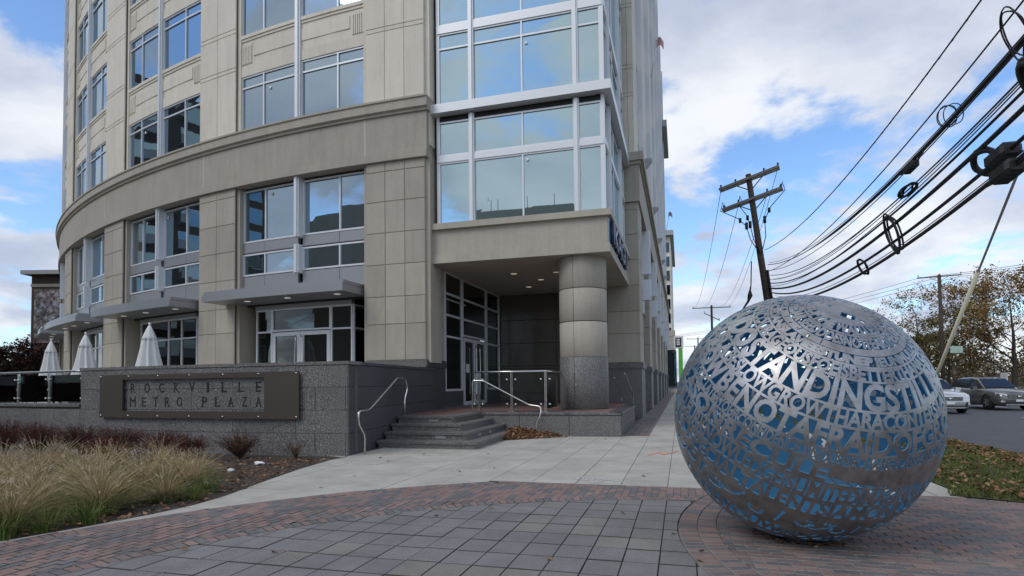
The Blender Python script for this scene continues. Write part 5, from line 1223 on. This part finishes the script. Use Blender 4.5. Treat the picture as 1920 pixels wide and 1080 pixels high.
# thick bundle between the two near poles: height at the near end, height where it passes the frame edge
T_EDGE = .773
def bundle(z0, z_edge, r, dx=0.0, n=40):
    z_edge += .28
    a = PB.lerp(PT, (z0 + .05) / 12.05) + Vector((.2 + dx, -.2, 0)); b = Vector((QB.x + dx, QB.y, z_edge + .9)); s = (a.z + (b.z - a.z) * T_EDGE - z_edge) / (4 * T_EDGE * (1 - T_EDGE)); return cable_pts(a, b, s, n)
cab = [('twisted single cable arching highest above the bundle', 7.95, 7.25, .015, 0), ('thick lashed cable with a splice case on the upper side of the bundle', 7.2, 5.95, .036, .05), ('thin drop wire just under the lashed upper cable', 6.9, 5.72, .011, -.1), ('thin paired cable with the small coil in the middle of the bundle', 6.65, 5.50, .016, .1), ('slack thin wire sagging below the middle of the bundle', 6.45, 5.30, .011, -.05), ('medium black cable in the middle of the bundle', 6.25, 5.22, .024, .02), ('thick black cable carrying the big coil', 6.0, 4.90, .040, -.06), ('thick black cable leading to the upper splice case', 5.75, 4.62, .034, .08), ('lowest thick black cable leading to the lower splice case', 5.5, 4.30, .038, .0),
       ('thin black wire lying close along the top of the lashed cable', 7.3, 6.10, .010, .12), ('thin wire crossing between the paired cable and the medium cable', 6.45, 5.62, .010, .2), ('thin wire between the big coil cable and the medium cable', 6.1, 5.10, .011, -.2), ('thin wire running just above the lowest thick cable', 5.6, 4.50, .010, .16), ('slender cable rising steeply along the upper edge of the bundle', 6.8, 6.25, .014, -.16)]
cpts = []
for lab, z0, ze, r_, dx in cab:
    p = bundle(z0, ze, r_, dx); cpts.append(p); mb = MB()
    if r_ == .036: mb.tube(p, [.016 + .024 * min(1, max(0, (i - 12) / 6)) for i in range(len(p))], 7)
    else: mb.tube(p, r_, 7)
    o = tag(mb.build('hanging_cable', M['black']), lab, 'cable')
    if r_ == .015: 
        m2 = MB(); m2.tube([q + Vector((.014 * cos(i * 2.2), 0, .014 * sin(i * 2.2))) for i, q in enumerate([p[k // 4].lerp(p[min(len(p) - 1, k // 4 + 1)], (k % 4) / 4) for k in range(4 * len(p) - 4)])], .008, 5); m2.build('strand', M['black'], o)
def along(k, t): p = cpts[k]; i = min(len(p) - 2, int(t * (len(p) - 1))); return p[i].lerp(p[i + 1], t * (len(p) - 1) - i), (p[i + 1] - p[i]).normalized()
def coil(lab, k, t, rx, rz, r_, n=5, tilt=0.2, dz=-.0):
    c, d = along(k, t); mb = MB(); rr = random.Random(k * 7 + int(t * 100)); side = Vector((0, 0, 1))
    for j in range(n):
        ph = rr.uniform(0, 6); ex = rx * rr.uniform(.88, 1.08); ez = rz * rr.uniform(.88, 1.08); off = d.cross(side).normalized() * rr.uniform(-.05, .05) + d * rr.uniform(-.06, .06)
        mb.tube([c + off + d * (ex * cos(a)) + side * (ez * sin(a) * (1 + .12 * sin(2 * a + ph)) + dz) + d.cross(side) * (tilt * sin(a)) for a in [ph + i * 2 * pi / 28 * 1.06 for i in range(29)]], r_, 5)
    return tag(mb.build('cable_coil', M['black']), lab, 'cable coil')
coil('big oval coil of black cable hanging through the bundle', 6, .60, .30, .42, .022, 5, .12, -.18)
coil('small loose loop of cable on the lowest cables near the globe', 7, .50, .28, .22, .018, 3, .1, -.1)
coil('flat oblong coil tied to the paired cable', 3, .62, .42, .07, .018, 4, .05, 0)
coil('thin wire loop above the upper splice case', 1, .70, .30, .16, .009, 3, .1, .1)
coil('thick cable slack loop beside the upper large splice case', 7, .735, .30, .16, .05, 2, .1, .12)
coil('large slack loop at the edge of the cable bundle', 5, .80, .26, .28, .036, 3, .2, .1)
coil('tall thin loop arching over the top of the bundle edge', 2, .785, .22, .36, .012, 2, .15, .25)
coil('dense coil of thick cable at the frame edge of the bundle', 6, .80, .24, .30, .045, 4, .2, .1)
def splice(lab, k, t, L_, w_, h_, dz):
    c, d = along(k, t); c = c + Vector((0, 0, dz)); x = d.cross(Vector((0, 0, 1))).normalized(); z = x.cross(d); root = thing('splice_case', lab, 'splice case', tuple(c)); mb = MB()
    def ring(l, f): return [c + d * l + x * (w_ * a * f) + z * (h_ * b * f) for a, b in ((-1, -.55), (-.6, -1), (.6, -1), (1, -.55), (1, .55), (.6, 1), (-.6, 1), (-1, .55))]
    mb.loft([ring(-L_ / 2, .7), ring(-L_ / 2 + .04, 1), ring(L_ / 2 - .04, 1), ring(L_ / 2, .7)], smooth=False); mb.build('case', M['black'], root)
    for j in range(5):
        l = -L_ / 2 + L_ * (j + .5) / 5; q = MB(); q.loft([ring(l - .012, 1.03), ring(l + .012, 1.03)], smooth=False); q.build('rib', M['black'], root)
    for sgn in (-1, 1):
        q = MB(); e = c + d * (sgn * L_ / 2); q.tube([e, e + d * (sgn * .12), e + d * (sgn * .45) + Vector((0, 0, -dz * .9))], .025, 6); q.build('cable_tail', M['black'], root)
splice('slim ribbed black splice case hanging under the lashed upper cable', 1, .635, .46, .085, .085, -.10)
splice('large black splice case on the upper of the two low cables', 7, .752, .54, .15, .115, .0)
splice('large black splice case with pale bolts on the lowest cable', 8, .762, .52, .15, .115, -.05)
# guy wires with guard
ga, gt = Vector((5.0, 15.6, -.05)), Vector((5.0, 4.0, 10.7)); M['guard'] = mat('guy_guard', (.62, .58, .44), .5)
gw = thing('guy_wire', 'steel guy wires with a pale yellow plastic guard leaning behind the globe', 'guy wire', tuple(ga))
mb = MB()
for k in range(3): mb.tube([ga, ga.lerp(gt, .5) + Vector((.03 * (k - 1), 0, .03 * (k - 1))), gt + Vector((.12 * (k - 1), 0, .35 * (k - 1)))], .007, 5)
mb.build('strand', M['stainless'], gw); mb = MB(); mb.tube([ga.lerp(gt, .0), ga.lerp(gt, .30)], .026, 10, r1=.038); mb.build('guard', M['guard'], gw); mb = MB(); mb.tube([ga.lerp(gt, .115), ga.lerp(gt, .122)], .040, 10); mb.build('band', M['black'], gw)

# ---------------------------------------------------------------- vehicles
def paint(name, c, rough=.22):
    m = mat(name, c, rough, .55); m.node_tree.nodes['Principled BSDF'].inputs['Coat Weight'].default_value = .7; return m
M['car_glass'] = mat('car_glass', (.012, .018, .026), .04, 0, .8); M['lamp_clear'] = mat('headlamp', (.75, .77, .78), .08, .3, .8); M['tyre'] = mat('tyre', (.014, .014, .015), .8); M['rim'] = mat('rim', (.42, .42, .43), .3, .8); M['chrome'] = mat('chrome', (.75, .75, .75), .1, 1.0); M['trim'] = mat('black_trim', (.02, .02, .021), .5)
def car(label, body_m, loc, rz, name='parked_suv', dark=False):
    """front faces -Y. stations along length: y, half width, z bottom, z belt, hood/roof height"""
    root = thing(name, label, 'car', (0, 0, 0)); Lf, W = 4.7, .94
    def sec(y, hw, zb, zs, zt, crown=.04):     # lower body section
        return [(-hw * .90, y, zb), (hw * .90, y, zb), (hw, y, zb + .14), (hw * 1.0, y, zb + (zs - zb) * .62), (hw * .985, y, zs), (hw * .88, y, zt), (0, y, zt + crown), (-hw * .88, y, zt), (-hw * .985, y, zs), (-hw * 1.0, y, zb + (zs - zb) * .62), (-hw, y, zb + .14)]
    st = [(-2.34, .62, .40, .64, .70), (-2.28, .80, .30, .70, .80), (-2.12, .89, .24, .80, .91), (-1.75, .93, .22, .90, .99), (-1.1, .94, .22, .96, 1.06), (-.9, .94, .22, .98, 1.08), (.0, .94, .22, 1.0, 1.10), (1.2, .94, .22, 1.03, 1.12), (1.95, .93, .24, 1.05, 1.13), (2.24, .88, .30, 1.02, 1.10), (2.34, .78, .42, .95, 1.02)]
    mb = MB(); mb.loft([sec(*s) for s in st]); mb.build('body', body_m, root)
    def gs(y, hb, ht, zb, zt): return [(-hb, y, zb), (hb, y, zb), (ht, y, zt - .05), (ht * .86, y, zt), (-ht * .86, y, zt), (-ht, y, zt - .05)]
    mb = MB(); mb.loft([gs(-1.02, .80, .76, 1.04, 1.10), gs(-.28, .84, .69, 1.06, 1.60), (gs(.3, .85, .68, 1.06, 1.68)), gs(1.3, .84, .66, 1.06, 1.66), gs(1.9, .81, .64, 1.08, 1.56), gs(2.2, .76, .66, 1.06, 1.14)], smooth=False); mb.build('cabin', body_m, root)
    q = MB(); q.add([(-.73, -1.0, 1.13), (.73, -1.0, 1.13), (.62, -.30, 1.575), (-.62, -.30, 1.575)], [(0, 1, 2, 3)]); q.v = [(a, b - .018, c + .012) for a, b, c in q.v]; q.build('windscreen', M['car_glass'], root)
    for sgn in (-1, 1):
        for y0, y1, t0, t1 in ((-.78, .22, -.16, .22), (.29, 1.15, .29, 1.15), (1.22, 1.95, 1.22, 1.72)):
            q = MB(); q.add([(sgn * (.853), y0, 1.12), (sgn * .858, y1, 1.12), (sgn * .712, t1, 1.57), (sgn * .71, t0, 1.56)], [(0, 1, 2, 3) if sgn > 0 else (3, 2, 1, 0)]); q.build('side_window', M['car_glass'], root)
        q = MB(); q.loft([[(sgn * (.95 + a), -.62 + b * .1, 1.12 + c * .09) for a, b, c in ((0, -1, -1), (.2, -1, -1), (.22, -1, .8), (0, -1, 1))], [(sgn * (.95 + a), -.5 + b * .1, 1.12 + c * .09) for a, b, c in ((0, 1, -1), (.16, 1, -1), (.18, 1, .8), (0, 1, 1))]], smooth=False); q.build('mirror', body_m, root)
        for y in (-1.42, 1.38):
            w_ = MB(); w_.tube([(sgn * .74, y, .36), (sgn * .945, y, .36)], .36, 28); wo = w_.build('wheel', M['tyre'], root); w2 = MB(); w2.tube([(sgn * .93, y, .36), (sgn * .955, y, .36)], .235, 24); 
            w2.build('rim', M['trim'], wo)
            for k in range(5):
                a = k * 2 * pi / 5; sp_ = MB(); sp_.beam((sgn * .96, y, .36), (sgn * .96, y + .22 * cos(a), .36 + .22 * sin(a)), .05, .02, Vector((1, 0, 0))); sp_.build('spoke', M['rim'], wo)
            ar = MB(); ar.tube([(sgn * .93, y + .44 * cos(a), .36 + .44 * sin(a)) for a in [pi * i / 12 for i in range(13)]], .045, 6); ar.build('wheel_arch', M['trim'], root)
        h = MB(); h.loft([[(sgn * x, y, z) for x, y, z in ((.52, -2.335, .70), (.52, -2.32, .80), (.60, -2.28, .83))], [(sgn * x, y, z) for x, y, z in ((.74, -2.29, .70), (.74, -2.25, .84), (.76, -2.2, .86))], [(sgn * x, y, z) for x, y, z in ((.885, -2.10, .74), (.89, -2.02, .88), (.87, -1.98, .90))]], smooth=False); h.build('headlight', M['lamp_clear'], root)
        h = MB(); h.box(*(sorted((sgn * .55, sgn * .80))), -2.33, -2.22, .42, .50); h.build('fog_light', M['lamp_clear'], root)
    g = MB(); g.box(-.50, .50, -2.36, -2.25, .60, .78); go = g.build('grille', M['trim'], root)
    for z in (.63, .685, .74): q = MB(); q.box(-.5, .5, -2.375, -2.355, z - .014, z + .014); q.build('grille_bar', M['chrome'], go)
    q = MB(); q.tube([(-.07, -2.38, .70), (.07, -2.38, .70)], .04, 10); q.build('badge', M['chrome'], go)
    g = MB(); g.box(-.72, .72, -2.33, -2.20, .32, .54); g.build('lower_intake', M['trim'], root); g = MB(); g.box(-.60, .60, -2.37, -2.2, .26, .32); g.build('skid_plate', M['rim'], root)
    q = MB(); q.box(-.16, .16, -2.385, -2.365, .44, .55); q.build('number_plate', M['white'], root)
    q = MB(); q.box(-.90, .90, -2.15, 2.2, .22, .27); q.build('underbody', M['trim'], root)
    root.location = loc; root.rotation_euler.z = rz; return root
car('grey SUV with chrome grille facing out of the road traffic', paint('car_dark_grey', (.15, .145, .138)), (15.8, 37.6, -.30), radians(7), 'grey_suv')
car('white SUV half hidden behind the globe and the guy guard', paint('car_white', (.62, .63, .64)), (11.75, 34.2, -.30), radians(3), 'white_suv')
mb = MB(); mb.box(23.0, 23.05, 52, 52.9, .9, 1.7); mb.tube([(23.05, 52.45, -.3), (23.05, 52.45, .9)], .04, 6); tag(mb.build('roadside_sign', M['white']), 'small white sign on a post beyond the grey SUV', 'sign')

# ---------------------------------------------------------------- far buildings
ft = thing('far_tower', 'pale tower with dark window strip and roof overhang beyond the office front', 'building', (-8, 150, 0))
mb = MB(); mb.box(-24, -1.9, 150, 190, 0, 37); mb.build('wall', M['cream'], ft); mb = MB(); mb.box(-25, -1.1, 148.6, 191, 37, 38.2); mb.build('roof_overhang', M['canopy'], ft)
for i in range(9):
    for x in (-4.2, -3.05): q = MB(); z = 5 + i * 3.5; q.box(x, x + .95, 149.9, 150.1, z, z + 2.6); w_ = q.build('window', M['alu'], ft); q = MB(); q.box(x + .08, x + .87, 149.85, 149.9, z + .08, z + 2.5); q.build('pane', M['glass_dark'], w_)
mb = MB(); mb.box(-6, -1.2, 146, 150, 0, 13.5); mb.build('stone_base', M['tan'], ft)
gs_ = thing('garage_sign', 'white box sign with black square panel on a bright green post', 'sign', (-.2, 122, 0))
mb = MB(); mb.box(-1.25, .55, 122, 122.8, 7.9, 10.3); mb.build('sign_box', M['white'], gs_); mb = MB(); mb.box(-1.0, .12, 121.9, 122, 8.15, 10.0); pn = mb.build('black_panel', M['trim'], gs_)
for i, wd in enumerate((.62, .55, .66, .60)): mb = MB(); mb.box(-.44 - wd / 2, -.44 + wd / 2, 121.86, 121.9, 9.55 - i * .34, 9.75 - i * .34); mb.build('text_line', M['white'], pn)
M['green'] = mat('green_post', (.10, .42, .04), .5); mb = MB(); mb.box(-.45, .35, 122.1, 122.6, -.2, 7.9); mb.build('post', M['green'], gs_)
mb = MB(); mb.box(-9, -.9, 126, 140, 0, 7.8); gbx = tag(mb.build('glass_pavilion', M['glass']), 'low glass pavilion behind the bright green post', 'building')
bb_ = thing('brown_building', 'brown brick building with a tall photo collage banner left of the curved front', 'building', (-60, 47, 0))
# stands beyond the curved front, seen past the terrace
BX = Matrix.Rotation(YAW, 4, 'Z'); bo_ = Vector((-63.2, 44.4, 0))
def bp(a, b, c): return bo_ + (BX @ Vector((a, b, 0))) + Vector((0, 0, c))
M['brown_brick'] = speckle('brown_brick_wall', (.075, .052, .042), (.05, .035, .03), (.10, .07, .055), .85, .6, 20, .15, .1, 0); M['eave'] = mat('pale_eave', (.40, .39, .37), .7)
def bbox(name, a0, a1, b0, b1, c0, c1, m_, parent=bb_):
    mb = MB(); mb.add([bp(a, b, c) for c in (c0, c1) for b in (b0, b1) for a in (a0, a1)], BOXF); return mb.build(name, m_, parent)
bbox('wall', 0, 12, 0, 12, -.4, 12.9, M['brown_brick']); bbox('roof', -.6, 12.5, -.7, 12.5, 12.9, 13.3, M['eave']); bbox('parapet_band', -.05, 12.05, -.06, 12, 11.7, 12.0, M['tan'])
m = mat('collage_print', (.3, .28, .26), .7); t = NT(m); wv = t.world((1, 1, 1)); vn = t.n('ShaderNodeTexVoronoi', distance='CHEBYCHEV'); vn.inputs['Scale'].default_value = .75; t.l(wv, vn.inputs['Vector']); t.l(t.mix(.18, t.ramp(t.noise(wv, 2.3, 4, .7), [(.35, (.05, .04, .045)), (.5, (.20, .16, .15)), (.62, (.48, .46, .50))]), vn.outputs['Color'], 'MULTIPLY'), t.b.inputs['Base Color']); M['collage'] = m
M['collage'].node_tree.nodes['Principled BSDF'].inputs['Roughness'].default_value = .7
bbox('photo_banner', .4, 5.5, -.14, -.02, 6.0, 11.4, M['collage']); bbox('photo_banner', .4, 5.0, -.14, -.02, 3.9, 5.3, M['collage'])
# flags on the street front
M['flag_red'] = mat('flag_red', (.40, .04, .05), .8); M['flag_white'] = mat('flag_white', (.7, .68, .66), .8); M['flag_blue'] = mat('flag_blue', (.03, .05, .18), .8)
for i, (y, z, lab) in enumerate(((40, 23.6, 'striped flag curling on a pole high on the street front'), (78, 22.4, 'small striped flag on a pole at the far end of the street front'))):
    r_ = thing('flag', lab, 'flag', (-1.3, y, z)); mb = MB(); mb.tube([(-1.5, y, z - 2), (-1.05 + .1 * i, y, z + .5)], .03, 6); mb.build('flagpole', M['alu'], r_)
    for k in range(7):
        mb = MB(); vs_ = []
        for j in range(9): t_ = j / 8; vs_ += [(-1.15 + t_ * .5, y + .08 * sin(t_ * 7), z + .45 - k * .075 + .2 * sin(t_ * 4)), (-1.15 + t_ * .5, y + .08 * sin(t_ * 7), z + .375 - k * .075 + .2 * sin(t_ * 4))]
        mb.add(vs_, [(2 * j, 2 * j + 1, 2 * j + 3, 2 * j + 2) for j in range(8)]); mb.build('stripe', M['flag_red'] if k % 2 == 0 else M['flag_white'], r_)
# brick block across the street, seen in the window reflections
ab = thing('apartment_block', 'brown brick apartment block with balconies mirrored in the office windows', 'building', (-80, -4, 0))
mb = MB(); mb.box(-95, -78, -27, 17, -.4, 40); mb.build('wall', M['brown_brick'], ab)
for i in range(11):
    for j in range(9):
        y = -25.5 + 4.8 * j; z = 2.0 + 3.45 * i; q = MB(); q.box(-78.05, -77.9, y, y + 2.9, z, z + 2.3); w_ = q.build('window', M['alu'], ab); q = MB(); q.box(-77.9, -77.86, y + .1, y + 2.8, z + .1, z + 2.2); q.build('pane', M['glass_bay'], w_)
        if j % 2: q = MB(); q.box(-77.9, -76.5, y - .4, y + 3.3, z - .25, z - .1); q.box(-76.55, -76.5, y - .4, y + 3.3, z - .1, z + .95); q.build('balcony', M['alu_grey'], ab)
lw = thing('parking_structure', 'plain grey parking structure mirrored low in the office windows', 'building', (-60, -48, 0))
mb = MB(); mb.box(-76, -47, -58, -42, -.4, 29); mb.build('wall', M['tan'], lw); mb = MB(); mb.box(-42, -20, -96, -84, -.4, 37.6); mb.build('rear_wing', M['tan'], lw)
for x in (-38, -36.5, -31, -29.8, -24): mb = MB(); mb.tube([(x, -84.5, 37.6), (x, -84.5, 40.2)], .06, 5); mb.build('roof_mast', M['dark_metal'], lw)
